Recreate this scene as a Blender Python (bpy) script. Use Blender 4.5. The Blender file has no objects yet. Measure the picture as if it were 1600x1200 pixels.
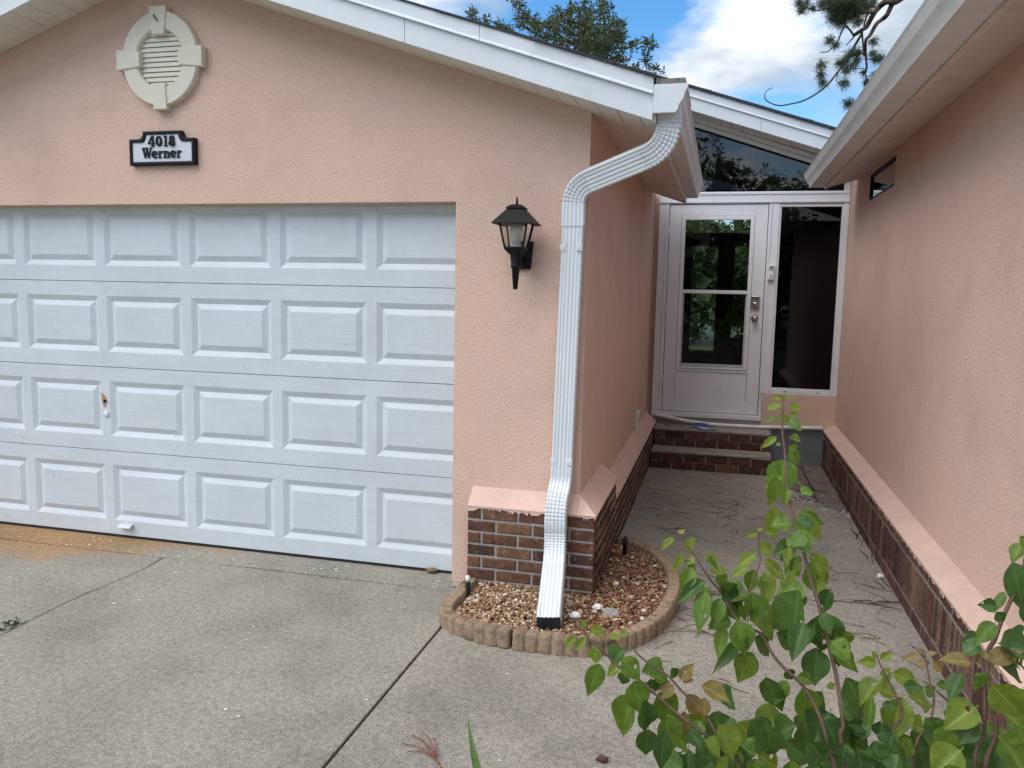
import bpy, bmesh, math, random
from mathutils import Matrix, Vector
from mathutils import noise as mnoise
random.seed(11)
R_ = math.radians
scene = bpy.context.scene
C = scene.collection

# ------------------------------------------------------------------ camera
cam_data = bpy.data.cameras.new('camera')
cam = bpy.data.objects.new('camera', cam_data)
C.objects.link(cam)
cam_data.sensor_width = 36.0
cam_data.lens = 28.318
cam_data.clip_start = 0.05
cam_data.clip_end = 600
cr = Vector((0.96806365, 0.24992951, 0.01969792))
cu = Vector((-0.04815629, 0.10826736, 0.99295476))
cf = Vector((-0.24603605, 0.96219199, -0.11684538))
M = Matrix.Identity(4)
for i in range(3):
    M[i][0], M[i][1], M[i][2] = cr[i], cu[i], -cf[i]
M[0][3], M[1][3], M[2][3] = 0.67514, -4.14067, 1.63026
cam.matrix_world = M
scene.camera = cam

# ------------------------------------------------------------------ sky, clouds, sun
SUN_EL, SUN_AZ = 52.0, 222.0      # azimuth clockwise from +Y: the sun stands behind the camera, to its left
world = bpy.data.worlds.new('World')
scene.world = world
world.use_nodes = True
wn, wl = world.node_tree.nodes, world.node_tree.links
wn.clear()
w_out = wn.new('ShaderNodeOutputWorld')
sky = wn.new('ShaderNodeTexSky')
sky.sky_type = 'NISHITA'
sky.sun_disc = False
sky.sun_elevation = R_(SUN_EL)
sky.sun_rotation = R_(SUN_AZ)
sky.air_density = 1.0
sky.dust_density = 0.3
sky.ozone_density = 1.6
bg_sky = wn.new('ShaderNodeBackground')
bg_sky.inputs['Strength'].default_value = 0.13
hs = wn.new('ShaderNodeHueSaturation'); hs.inputs['Saturation'].default_value = 1.35
wl.new(sky.outputs[0], hs.inputs['Color']); wl.new(hs.outputs[0], bg_sky.inputs['Color'])
tc = wn.new('ShaderNodeTexCoord')
sep = wn.new('ShaderNodeSeparateXYZ')
wl.new(tc.outputs['Generated'], sep.inputs[0])
zmx = wn.new('ShaderNodeMath'); zmx.operation = 'MAXIMUM'; zmx.inputs[1].default_value = 0.02
wl.new(sep.outputs['Z'], zmx.inputs[0])
zad = wn.new('ShaderNodeMath'); zad.operation = 'ADD'; zad.inputs[1].default_value = 0.18
wl.new(zmx.outputs[0], zad.inputs[0])
vd = wn.new('ShaderNodeVectorMath'); vd.operation = 'DIVIDE'
cmbz = wn.new('ShaderNodeCombineXYZ')
for i in range(3):
    wl.new(zad.outputs[0], cmbz.inputs[i])
wl.new(tc.outputs['Generated'], vd.inputs[0]); wl.new(cmbz.outputs[0], vd.inputs[1])
CLOUD_OFF = (0.6276, 3.9477, 2.0397)
vo = wn.new('ShaderNodeVectorMath'); vo.operation = 'ADD'; vo.inputs[1].default_value = CLOUD_OFF
wl.new(vd.outputs[0], vo.inputs[0])
n1 = wn.new('ShaderNodeTexNoise'); n1.inputs['Scale'].default_value = 1.25; n1.inputs['Detail'].default_value = 9; n1.inputs['Roughness'].default_value = 0.56
n1.inputs['Distortion'].default_value = 0.15
wl.new(vo.outputs[0], n1.inputs['Vector'])
cr1 = wn.new('ShaderNodeValToRGB')
cr1.color_ramp.elements[0].position = 0.42; cr1.color_ramp.elements[1].position = 0.53
wl.new(n1.outputs['Fac'], cr1.inputs[0])
n2 = wn.new('ShaderNodeTexNoise'); n2.inputs['Scale'].default_value = 2.6; n2.inputs['Detail'].default_value = 8
wl.new(vo.outputs[0], n2.inputs['Vector'])
cr2 = wn.new('ShaderNodeValToRGB')
cr2.color_ramp.elements[0].position = 0.40; cr2.color_ramp.elements[0].color = (0.40, 0.47, 0.55, 1)
cr2.color_ramp.elements[1].position = 0.66; cr2.color_ramp.elements[1].color = (1.0, 1.0, 1.0, 1)
wl.new(n2.outputs['Fac'], cr2.inputs[0])
bg_cloud = wn.new('ShaderNodeBackground')
bg_cloud.inputs['Strength'].default_value = 0.90
wl.new(cr2.outputs[0], bg_cloud.inputs['Color'])
mixs = wn.new('ShaderNodeMixShader')
wl.new(cr1.outputs[0], mixs.inputs[0]); wl.new(bg_sky.outputs[0], mixs.inputs[1]); wl.new(bg_cloud.outputs[0], mixs.inputs[2])
wl.new(mixs.outputs[0], w_out.inputs['Surface'])

sun_data = bpy.data.lights.new('sun', 'SUN')
sun_data.energy = 1.85
sun_data.angle = R_(60)
sun_data.color = (1.0, 0.96, 0.9)
sun = bpy.data.objects.new('sun', sun_data)
C.objects.link(sun)
_d = Vector((math.sin(R_(SUN_AZ)) * math.cos(R_(SUN_EL)), math.cos(R_(SUN_AZ)) * math.cos(R_(SUN_EL)), math.sin(R_(SUN_EL))))
sun.rotation_euler = _d.to_track_quat('Z', 'Y').to_euler()
sun.location = _d * 30

scene.view_settings.view_transform = 'Standard'
scene.view_settings.look = 'None'
scene.view_settings.exposure = 0.66
scene.view_settings.gamma = 1.0
scene.view_settings.use_curve_mapping = False
scene.cycles.max_bounces = 10
scene.cycles.transparent_max_bounces = 16

# ------------------------------------------------------------------ material helpers
def new_mat(name):
    m = bpy.data.materials.new(name); m.use_nodes = True
    nt = m.node_tree
    return m, nt, nt.nodes, nt.links, nt.nodes['Principled BSDF']
def coords(N, L, scale=(1, 1, 1), kind='Object'):
    t = N.new('ShaderNodeTexCoord'); mp = N.new('ShaderNodeMapping'); mp.inputs['Scale'].default_value = scale
    if kind == 'World':
        g = N.new('ShaderNodeNewGeometry'); L.new(g.outputs['Position'], mp.inputs[0])
    else:
        L.new(t.outputs[kind], mp.inputs[0])
    return mp.outputs[0]
def noise(N, L, vec, scale, detail=4, rough=0.5, dist=0):
    n = N.new('ShaderNodeTexNoise'); n.inputs['Scale'].default_value = scale; n.inputs['Detail'].default_value = detail
    n.inputs['Roughness'].default_value = rough; n.inputs['Distortion'].default_value = dist
    L.new(vec, n.inputs['Vector']); return n.outputs['Fac']
def ramp(N, L, fac, stops):
    r = N.new('ShaderNodeValToRGB'); e = r.color_ramp.elements
    while len(e) < len(stops): e.new(0.5)
    for k, (pos, col) in enumerate(stops):
        e[k].position = pos; e[k].color = (col if len(col) == 4 else (*col, 1)) if hasattr(col, '__len__') else (col, col, col, 1)
    L.new(fac, r.inputs[0]); return r.outputs[0]
def mix(N, L, fac, a, b, mode='MIX'):
    m = N.new('ShaderNodeMix'); m.data_type = 'RGBA'; m.blend_type = mode
    for sock, v in ((m.inputs[0], fac), (m.inputs[6], a), (m.inputs[7], b)):
        if isinstance(v, (int, float)): sock.default_value = v
        elif isinstance(v, tuple): sock.default_value = (*v[:3], 1)
        else: L.new(v, sock)
    return m.outputs[2]
def math_(N, L, op, a, b=0.0):
    m = N.new('ShaderNodeMath'); m.operation = op
    for k, v in enumerate((a, b)):
        if isinstance(v, (int, float)): m.inputs[k].default_value = v
        else: L.new(v, m.inputs[k])
    return m.outputs[0]
def bump(N, L, bs, height, dist, strength=1.0):
    b = N.new('ShaderNodeBump'); b.inputs['Distance'].default_value = dist; b.inputs['Strength'].default_value = strength
    L.new(height, b.inputs['Height']); L.new(b.outputs[0], bs.inputs['Normal']); return b
def simple(name, col, rough=0.6, spec=0.5, metal=0.0, var=0.12, vscale=8, bscale=0, bdist=0.001, dirt=None, dirt_scale=2.5, dirt_range=(0.5, 0.75)):
    m, nt, N, L, B = new_mat(name)
    v = coords(N, L, kind='World')
    f = noise(N, L, v, vscale, 5, 0.6)
    lo = tuple(c * (1 - var) for c in col); hi = tuple(min(1, c * (1 + var)) for c in col)
    c = ramp(N, L, f, [(0.3, lo), (0.7, hi)])
    if dirt:
        f2 = noise(N, L, v, dirt_scale, 7, 0.65)
        c = mix(N, L, ramp(N, L, f2, [(dirt_range[0], 0.0), (dirt_range[1], 1.0)]), c, dirt)
    L.new(c, B.inputs['Base Color'])
    B.inputs['Roughness'].default_value = rough; B.inputs['Metallic'].default_value = metal
    B.inputs['Specular IOR Level'].default_value = spec
    if bscale:
        bump(N, L, B, noise(N, L, v, bscale, 4, 0.6), bdist)
    return m

# painted stucco: coarse knock-down grain, faint patches, shade of the grain's hollows put into the colour
def stucco(name, col, grain=1.0):
    m, nt, N, L, B = new_mat(name)
    v = coords(N, L, kind='World')
    big = noise(N, L, v, 1.3, 7, 0.68)
    c = ramp(N, L, big, [(0.3, (col[0] * 0.86, col[1] * 0.86, col[2] * 0.86)), (0.5, col), (0.72, (col[0] * 1.05, col[1] * 1.02, col[2] * 0.98))])
    vs = coords(N, L, (1, 1, 0.25), 'World')
    streak = noise(N, L, vs, 9, 4, 0.6)
    c = mix(N, L, ramp(N, L, streak, [(0.58, 0.0), (0.8, 0.16)]), c, tuple(x * 0.72 for x in col))
    g1 = noise(N, L, v, 85, 3, 0.6)
    g2 = noise(N, L, v, 135, 3, 0.6)
    h = math_(N, L, 'ADD', math_(N, L, 'MULTIPLY', g1, 0.75), math_(N, L, 'MULTIPLY', g2, 0.3))
    pit_shade = ramp(N, L, g1, [(0.36, 0.42), (0.47, 0.0)])
    pit_shade = math_(N, L, 'MAXIMUM', pit_shade, ramp(N, L, g2, [(0.33, 0.5), (0.43, 0.0)]))
    c = mix(N, L, pit_shade, c, tuple(x * 0.62 for x in col))
    L.new(c, B.inputs['Base Color'])
    B.inputs['Roughness'].default_value = 0.88; B.inputs['Specular IOR Level'].default_value = 0.25
    bump(N, L, B, h, 0.0060 * grain)
    return m
PINK = (0.715, 0.495, 0.398)
M_stucco = stucco('pink_stucco', PINK)
M_ledge = simple('pink_painted_ledge', (0.66, 0.465, 0.385), 0.8, 0.25, var=0.08, vscale=6, bscale=55, bdist=0.005, dirt=(0.40, 0.25, 0.2), dirt_scale=9, dirt_range=(0.64, 0.80))
M_soffit = simple('soffit_paint', (0.70, 0.60, 0.53), 0.8, 0.3, var=0.05, vscale=4, bscale=120, bdist=0.0015, dirt=(0.38, 0.27, 0.21), dirt_scale=5, dirt_range=(0.56, 0.85))
M_soffit_w = simple('soffit_vinyl', (0.70, 0.68, 0.62), 0.6, 0.4, var=0.05, vscale=6, dirt=(0.45, 0.42, 0.36), dirt_scale=6, dirt_range=(0.6, 0.9))
M_white = simple('white_aluminium', (0.68, 0.72, 0.745), 0.45, 0.5, var=0.04, vscale=3, bscale=45, bdist=0.0007, dirt=(0.50, 0.50, 0.47), dirt_scale=5, dirt_range=(0.58, 0.95))
M_frame = simple('white_door_frame', (0.72, 0.73, 0.75), 0.42, 0.5, var=0.04, vscale=5, dirt=(0.50, 0.49, 0.46), dirt_scale=8, dirt_range=(0.6, 0.9))
M_vent = simple('cream_vent_paint', (0.68, 0.65, 0.535), 0.65, 0.4, var=0.05, vscale=8, bscale=60, bdist=0.001, dirt=(0.42, 0.38, 0.30), dirt_scale=7, dirt_range=(0.58, 0.85))
M_gutter = simple('gutter_white', (0.66, 0.65, 0.62), 0.5, 0.5, var=0.06, vscale=4, dirt=(0.38, 0.33, 0.27), dirt_scale=7, dirt_range=(0.56, 0.95))
M_black = simple('black_metal', (0.006, 0.006, 0.007), 0.55, 0.25, var=0.2, vscale=25, bscale=200, bdist=0.0006)
M_dark = simple('dark_void', (0.012, 0.012, 0.013), 0.9, 0.2)
M_room = simple('room_wall', (0.06, 0.055, 0.05), 0.9, 0.2)
M_shingle = simple('dark_shingle', (0.055, 0.055, 0.06), 0.95, 0.2, var=0.4, vscale=60, bscale=250, bdist=0.002)
M_shingle_g = simple('weathered_shingle', (0.20, 0.19, 0.175), 0.95, 0.2, var=0.4, vscale=60, bscale=250, bdist=0.002)
M_signface = simple('sign_face', (0.62, 0.64, 0.68), 0.5, 0.4, var=0.05, vscale=30)
M_rubber = simple('black_rubber', (0.02, 0.02, 0.02), 0.7, 0.3)
M_nickel = simple('satin_nickel', (0.42, 0.39, 0.35), 0.32, 0.5, metal=1.0)
M_plastic = simple('grey_plastic', (0.45, 0.46, 0.48), 0.4, 0.5)
M_whiteplastic = simple('white_plastic', (0.72, 0.72, 0.70), 0.4, 0.5)
M_spout_shade = simple('spout_inside_shade', (0.03, 0.035, 0.04), 0.7, 0.3)  # near-black lining: shade inside the pipe mouth put into the colour
M_rot = simple('rotten_wood', (0.22, 0.14, 0.085), 0.9, 0.2, var=0.5, vscale=70)
M_tan = simple('bare_wood', (0.45, 0.26, 0.12), 0.8, 0.2, var=0.35, vscale=50)
M_grey_block = simple('grey_foundation', (0.20, 0.215, 0.225), 0.9, 0.2, var=0.15, vscale=6, bscale=120, bdist=0.002)
M_tread = simple('step_concrete', (0.33, 0.30, 0.26), 0.9, 0.2, var=0.2, vscale=14, bscale=160, bdist=0.003, dirt=(0.14, 0.12, 0.1), dirt_scale=9, dirt_range=(0.55, 0.7))
M_twig = simple('dry_twig', (0.085, 0.045, 0.032), 0.85, 0.2, var=0.3, vscale=30)
M_redtwig = simple('reddish_stalk', (0.22, 0.085, 0.06), 0.8, 0.2, var=0.3, vscale=40)
M_bark = simple('tree_bark', (0.10, 0.075, 0.06), 0.95, 0.15, var=0.35, vscale=25, bscale=50, bdist=0.006)
M_stem = simple('shrub_stem', (0.11, 0.065, 0.045), 0.75, 0.3, var=0.3, vscale=70)
M_stemg = simple('young_stem', (0.22, 0.16, 0.07), 0.7, 0.3, var=0.2, vscale=70)
M_soil = simple('soil', (0.07, 0.045, 0.03), 0.95, 0.1, var=0.4, vscale=30, bscale=80, bdist=0.01)
M_stone = simple('grey_stone', (0.30, 0.29, 0.28), 0.85, 0.3, var=0.2, vscale=30, bscale=90, bdist=0.002)
M_asphalt = simple('asphalt', (0.05, 0.05, 0.052), 0.9, 0.2, var=0.2, vscale=20)

# garage door skin: embossed grain and scuffs
def door_mat():
    m, nt, N, L, B = new_mat('garage_door_paint')
    v = coords(N, L, kind='World'); vs = coords(N, L, (4, 4, 60), 'World'); vv = coords(N, L, (45, 6, 5), 'World')
    col = (0.600, 0.645, 0.670)
    c = ramp(N, L, noise(N, L, v, 3, 6, 0.65), [(0.3, tuple(x * 0.93 for x in col)), (0.7, tuple(min(1, x * 1.04) for x in col))])
    c = mix(N, L, ramp(N, L, noise(N, L, vv, 1.0, 5, 0.7), [(0.52, 0.0), (0.75, 0.30)]), c, (0.52, 0.55, 0.58))
    c = mix(N, L, ramp(N, L, noise(N, L, v, 11, 6, 0.7), [(0.60, 0.0), (0.74, 0.40)]), c, (0.40, 0.40, 0.385))
    c = mix(N, L, ramp(N, L, noise(N, L, coords(N, L, (3, 3, 22), 'World'), 1.0, 6, 0.7), [(0.50, 0.0), (0.78, 0.35)]), c, (0.45, 0.46, 0.465))
    L.new(c, B.inputs['Base Color'])
    B.inputs['Roughness'].default_value = 0.5
    bump(N, L, B, noise(N, L, vs, 1.6, 6, 0.7, 0.8), 0.0016)
    return m
M_door = door_mat()

# weathered concrete with speckle, pits, mildew and (on the drive) a rust stain by the garage door
def concrete(name, base, rust=False, mildew=0.5):
    m, nt, N, L, B = new_mat(name)
    v = coords(N, L, kind='World')
    c = ramp(N, L, noise(N, L, v, 1.1, 7, 0.62), [(0.28, tuple(x * 0.66 for x in base)), (0.52, base), (0.78, tuple(x * 1.15 for x in base))])
    c = mix(N, L, ramp(N, L, noise(N, L, v, 2.6, 8, 0.7), [(0.5, 0.0), (0.72, mildew)]), c, tuple(x * 0.55 for x in base))
    sp = noise(N, L, v, 130, 4, 0.75)
    c = mix(N, L, 1.0, c, ramp(N, L, sp, [(0.36, 0.50), (0.52, 1.0), (0.66, 1.36)]), 'MULTIPLY')
    sp2 = noise(N, L, v, 38, 4, 0.7)
    c = mix(N, L, 1.0, c, ramp(N, L, sp2, [(0.34, 0.70), (0.62, 1.10)]), 'MULTIPLY')
    vor = N.new('ShaderNodeTexVoronoi'); vor.inputs['Scale'].default_value = 20; L.new(v, vor.inputs['Vector'])
    spot = ramp(N, L, vor.outputs['Distance'], [(0.03, 1.0), (0.06, 0.0)])
    pick = ramp(N, L, noise(N, L, v, 7, 3, 0.6), [(0.62, 0.0), (0.70, 0.7)])
    c = mix(N, L, mix(N, L, 1.0, spot, pick, 'MULTIPLY'), c, (0.62, 0.60, 0.55))
    if rust:
        s = N.new('ShaderNodeSeparateXYZ'); g = N.new('ShaderNodeNewGeometry'); L.new(g.outputs['Position'], s.inputs[0])
        nx = noise(N, L, v, 2.2, 6, 0.6)
        # band hugging the door bottom, widest left of the lock
        yy = math_(N, L, 'ADD', s.outputs['Y'], math_(N, L, 'MULTIPLY', math_(N, L, 'SUBTRACT', nx, 0.5), 0.9))
        wx = math_(N, L, 'MULTIPLY', math_(N, L, 'ADD', s.outputs['X'], 2.3), 0.30)
        band = math_(N, L, 'ADD', yy, math_(N, L, 'MINIMUM', math_(N, L, 'MULTIPLY', wx, -1.6), 0.95))
        k = ramp(N, L, band, [(-0.42, 0.0), (-0.05, 0.45), (0.30, 1.0)])
        kx = ramp(N, L, math_(N, L, 'ADD', s.outputs['X'], math_(N, L, 'MULTIPLY', nx, 0.8)), [(0.0, 1.0), (1.0, 0.0)])
        rr = N.new('ShaderNodeMapRange'); rr.inputs[1].default_value = -0.6; rr.inputs[2].default_value = -2.4; rr.inputs[3].default_value = 0; rr.inputs[4].default_value = 1
        L.new(math_(N, L, 'ADD', s.outputs['X'], math_(N, L, 'MULTIPLY', nx, 0.8)), rr.inputs[0])
        k = mix(N, L, 1.0, k, rr.outputs[0], 'MULTIPLY')
        c = mix(N, L, k, c, mix(N, L, 1.0, c, (1.18, 0.78, 0.48), 'MULTIPLY'))
    L.new(c, B.inputs['Base Color'])
    B.inputs['Roughness'].default_value = 0.9; B.inputs['Specular IOR Level'].default_value = 0.25
    h = math_(N, L, 'ADD', math_(N, L, 'MULTIPLY', sp, 0.6), math_(N, L, 'MULTIPLY', sp2, 0.6))
    bump(N, L, B, h, 0.004)
    return m
M_drive = concrete('driveway_concrete', (0.345, 0.320, 0.268), rust=True, mildew=0.35)
M_walk = concrete('walkway_concrete', (0.355, 0.325, 0.275), mildew=0.6)
M_edge = simple('edging_concrete', (0.31, 0.225, 0.15), 0.95, 0.15, var=0.28, vscale=60, bscale=170, bdist=0.005, dirt=(0.10, 0.07, 0.05), dirt_scale=8, dirt_range=(0.52, 0.72))
M_mortar = simple('mortar', (0.34, 0.33, 0.31), 0.95, 0.15, var=0.2, vscale=40, bscale=150, bdist=0.003, dirt=(0.18, 0.16, 0.14), dirt_scale=6, dirt_range=(0.55, 0.8))

def brick_mat(name, a, b, c_, dark):
    m, nt, N, L, B = new_mat(name)
    oi = N.new('ShaderNodeObjectInfo')
    v = coords(N, L, kind='World')
    base = ramp(N, L, oi.outputs['Random'], [(0.0, a), (0.45, b), (0.8, c_), (1.0, dark)])
    f = noise(N, L, v, 28, 6, 0.7)
    base = mix(N, L, 1.0, base, ramp(N, L, f, [(0.32, 0.42), (0.6, 1.3)]), 'MULTIPLY')
    base = mix(N, L, ramp(N, L, noise(N, L, v, 14, 6, 0.65), [(0.52, 0.0), (0.68, 0.75)]), base, dark)
    base = mix(N, L, ramp(N, L, noise(N, L, v, 36, 4, 0.6), [(0.60, 0.0), (0.70, 0.55)]), base, (0.34, 0.22, 0.13))
    L.new(base, B.inputs['Base Color']); B.inputs['Roughness'].default_value = 0.9; B.inputs['Specular IOR Level'].default_value = 0.25
    bump(N, L, B, math_(N, L, 'ADD', f, noise(N, L, v, 130, 3, 0.7)), 0.004)
    return m
M_brick = brick_mat('brown_brick', (0.155, 0.070, 0.043), (0.108, 0.050, 0.034), (0.195, 0.10, 0.058), (0.058, 0.035, 0.028))
M_brick_d = brick_mat('shaded_brick', (0.125, 0.055, 0.038), (0.07, 0.034, 0.026), (0.18, 0.095, 0.06), (0.046, 0.029, 0.025))  # darker copy of the brown brick, shade put into its colour
M_brick_s = brick_mat('soldier_brick', (0.06, 0.03, 0.024), (0.12, 0.055, 0.038), (0.21, 0.125, 0.085), (0.05, 0.030, 0.026))
M_mortar_d = simple('stained_mortar', (0.25, 0.23, 0.21), 0.95, 0.15, var=0.3, vscale=40, bscale=150, bdist=0.003)
M_paver = brick_mat('paver', (0.20, 0.165, 0.145), (0.17, 0.14, 0.125), (0.23, 0.185, 0.155), (0.14, 0.11, 0.1))

def glass_mat(name, tint, refl=1.0, ior=1.5):
    m, nt, N, L, B = new_mat(name)
    out = N['Material Output']
    N.remove(B)
    tr = N.new('ShaderNodeBsdfTransparent'); tr.inputs[0].default_value = (*tint, 1)
    gl = N.new('ShaderNodeBsdfGlossy'); gl.inputs['Roughness'].default_value = 0.015; gl.inputs[0].default_value = (0.92, 0.97, 1.0, 1)
    v = coords(N, L, kind='World')
    b = N.new('ShaderNodeBump'); b.inputs['Distance'].default_value = 0.004; b.inputs['Strength'].default_value = 0.25
    L.new(noise(N, L, v, 2.0, 2, 0.4), b.inputs['Height']); L.new(b.outputs[0], gl.inputs['Normal'])
    fr = N.new('ShaderNodeFresnel'); fr.inputs[0].default_value = ior
    k = math_(N, L, 'MULTIPLY', fr.outputs[0], refl)
    ms = N.new('ShaderNodeMixShader')
    L.new(k, ms.inputs[0]); L.new(tr.outputs[0], ms.inputs[1]); L.new(gl.outputs[0], ms.inputs[2]); L.new(ms.outputs[0], out.inputs[0])
    return m
M_glass = glass_mat('door_glass', (0.72, 0.75, 0.74), 0.8)
M_glass_dark = glass_mat('tinted_glass', (0.10, 0.11, 0.13), 1.9)
M_glass_side = glass_mat('sidelight_glass', (0.16, 0.16, 0.165), 0.5)
M_glass_clear = glass_mat('lantern_glass', (0.88, 0.88, 0.86), 1.2)

def leaf_mat(name, a, b, trans=0.35, rough=0.5):
    m, nt, N, L, B = new_mat(name)
    out = N['Material Output']
    oi = N.new('ShaderNodeObjectInfo')
    c = ramp(N, L, oi.outputs['Random'], [(0.0, a), (1.0, b)])
    v = coords(N, L, kind='World')
    c = mix(N, L, 1.0, c, ramp(N, L, noise(N, L, v, 55, 4, 0.6), [(0.3, 0.75), (0.7, 1.2)]), 'MULTIPLY')
    uv = N.new('ShaderNodeUVMap'); s = N.new('ShaderNodeSeparateXYZ'); L.new(uv.outputs[0], s.inputs[0])
    ax = math_(N, L, 'ABSOLUTE', math_(N, L, 'SUBTRACT', s.outputs['X'], 0.5))
    mid = ramp(N, L, ax, [(0.012, 1.0), (0.05, 0.0)])
    c = mix(N, L, math_(N, L, 'MULTIPLY', mid, 0.35), c, tuple(min(1, x * 1.8 + 0.02) for x in b))
    # side veins
    w = N.new('ShaderNodeTexWave'); w.bands_direction = 'Y'; w.inputs['Scale'].default_value = 2.2
    cm = N.new('ShaderNodeCombineXYZ'); L.new(math_(N, L, 'SUBTRACT', s.outputs['Y'], math_(N, L, 'MULTIPLY', ax, 0.7)), cm.inputs[1])
    L.new(cm.outputs[0], w.inputs[0])
    L.new(c, B.inputs['Base Color']); B.inputs['Roughness'].default_value = rough; B.inputs['Specular IOR Level'].default_value = 0.45
    bump(N, L, B, w.outputs['Fac'], 0.0004, 0.35)
    tl = N.new('ShaderNodeBsdfTranslucent')
    tcol = mix(N, L, 1.0, c, (1.7, 1.6, 0.6), 'MULTIPLY'); L.new(tcol, tl.inputs[0])
    ms = N.new('ShaderNodeMixShader'); ms.inputs[0].default_value = trans
    L.new(B.outputs[0], ms.inputs[1]); L.new(tl.outputs[0], ms.inputs[2]); L.new(ms.outputs[0], out.inputs[0])
    return m
M_leaf_m = leaf_mat('leaf_mature', (0.050, 0.105, 0.026), (0.085, 0.155, 0.034), 0.28)
M_leaf_g = leaf_mat('leaf_green', (0.100, 0.175, 0.026), (0.145, 0.225, 0.036), 0.36)
M_leaf_l = leaf_mat('leaf_light', (0.17, 0.235, 0.036), (0.22, 0.285, 0.05), 0.42)
M_leaf_r = leaf_mat('leaf_young', (0.23, 0.16, 0.06), (0.25, 0.19, 0.06), 0.3)
def foliage(name, a, b, trans=0.25):
    m, nt, N, L, B = new_mat(name)
    out = N['Material Output']
    v = coords(N, L, kind='World')
    c = ramp(N, L, noise(N, L, v, 3.5, 5, 0.7), [(0.3, a), (0.7, b)])
    L.new(c, B.inputs['Base Color']); B.inputs['Roughness'].default_value = 0.55
    tl = N.new('ShaderNodeBsdfTranslucent'); L.new(c, tl.inputs[0])
    ms = N.new('ShaderNodeMixShader'); ms.inputs[0].default_value = trans
    L.new(B.outputs[0], ms.inputs[1]); L.new(tl.outputs[0], ms.inputs[2]); L.new(ms.outputs[0], out.inputs[0])
    return m
M_pine = foliage('pine_needle', (0.035, 0.055, 0.022), (0.065, 0.09, 0.032))
M_tree = foliage('tree_leaf', (0.042, 0.062, 0.022), (0.105, 0.125, 0.05))
M_tree2 = foliage('yard_tree_leaf', (0.05, 0.085, 0.025), (0.11, 0.16, 0.045))
M_grass = foliage('grass', (0.05, 0.085, 0.02), (0.085, 0.13, 0.03))
M_blade = simple('strap_leaf', (0.085, 0.135, 0.03), 0.4, 0.4, var=0.25, vscale=60)

def pebble_mat(name, stops):
    m, nt, N, L, B = new_mat(name)
    a = N.new('ShaderNodeAttribute'); a.attribute_name = 'tone'
    v = coords(N, L, kind='World')
    c = ramp(N, L, a.outputs['Fac'], stops)
    c = mix(N, L, 1.0, c, ramp(N, L, noise(N, L, v, 160, 3, 0.6), [(0.3, 0.7), (0.7, 1.2)]), 'MULTIPLY')
    L.new(c, B.inputs['Base Color']); B.inputs['Roughness'].default_value = 0.6
    return m
M_gravel = pebble_mat('river_gravel', [(0.0, (0.12, 0.055, 0.028)), (0.25, (0.27, 0.13, 0.06)), (0.5, (0.36, 0.21, 0.11)), (0.75, (0.48, 0.34, 0.20)), (0.93, (0.58, 0.46, 0.33)), (1.0, (0.75, 0.71, 0.65))])
M_wpebble = pebble_mat('pale_pebble', [(0.0, (0.10, 0.10, 0.10)), (0.5, (0.27, 0.27, 0.27)), (1.0, (0.55, 0.55, 0.53))])

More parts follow.
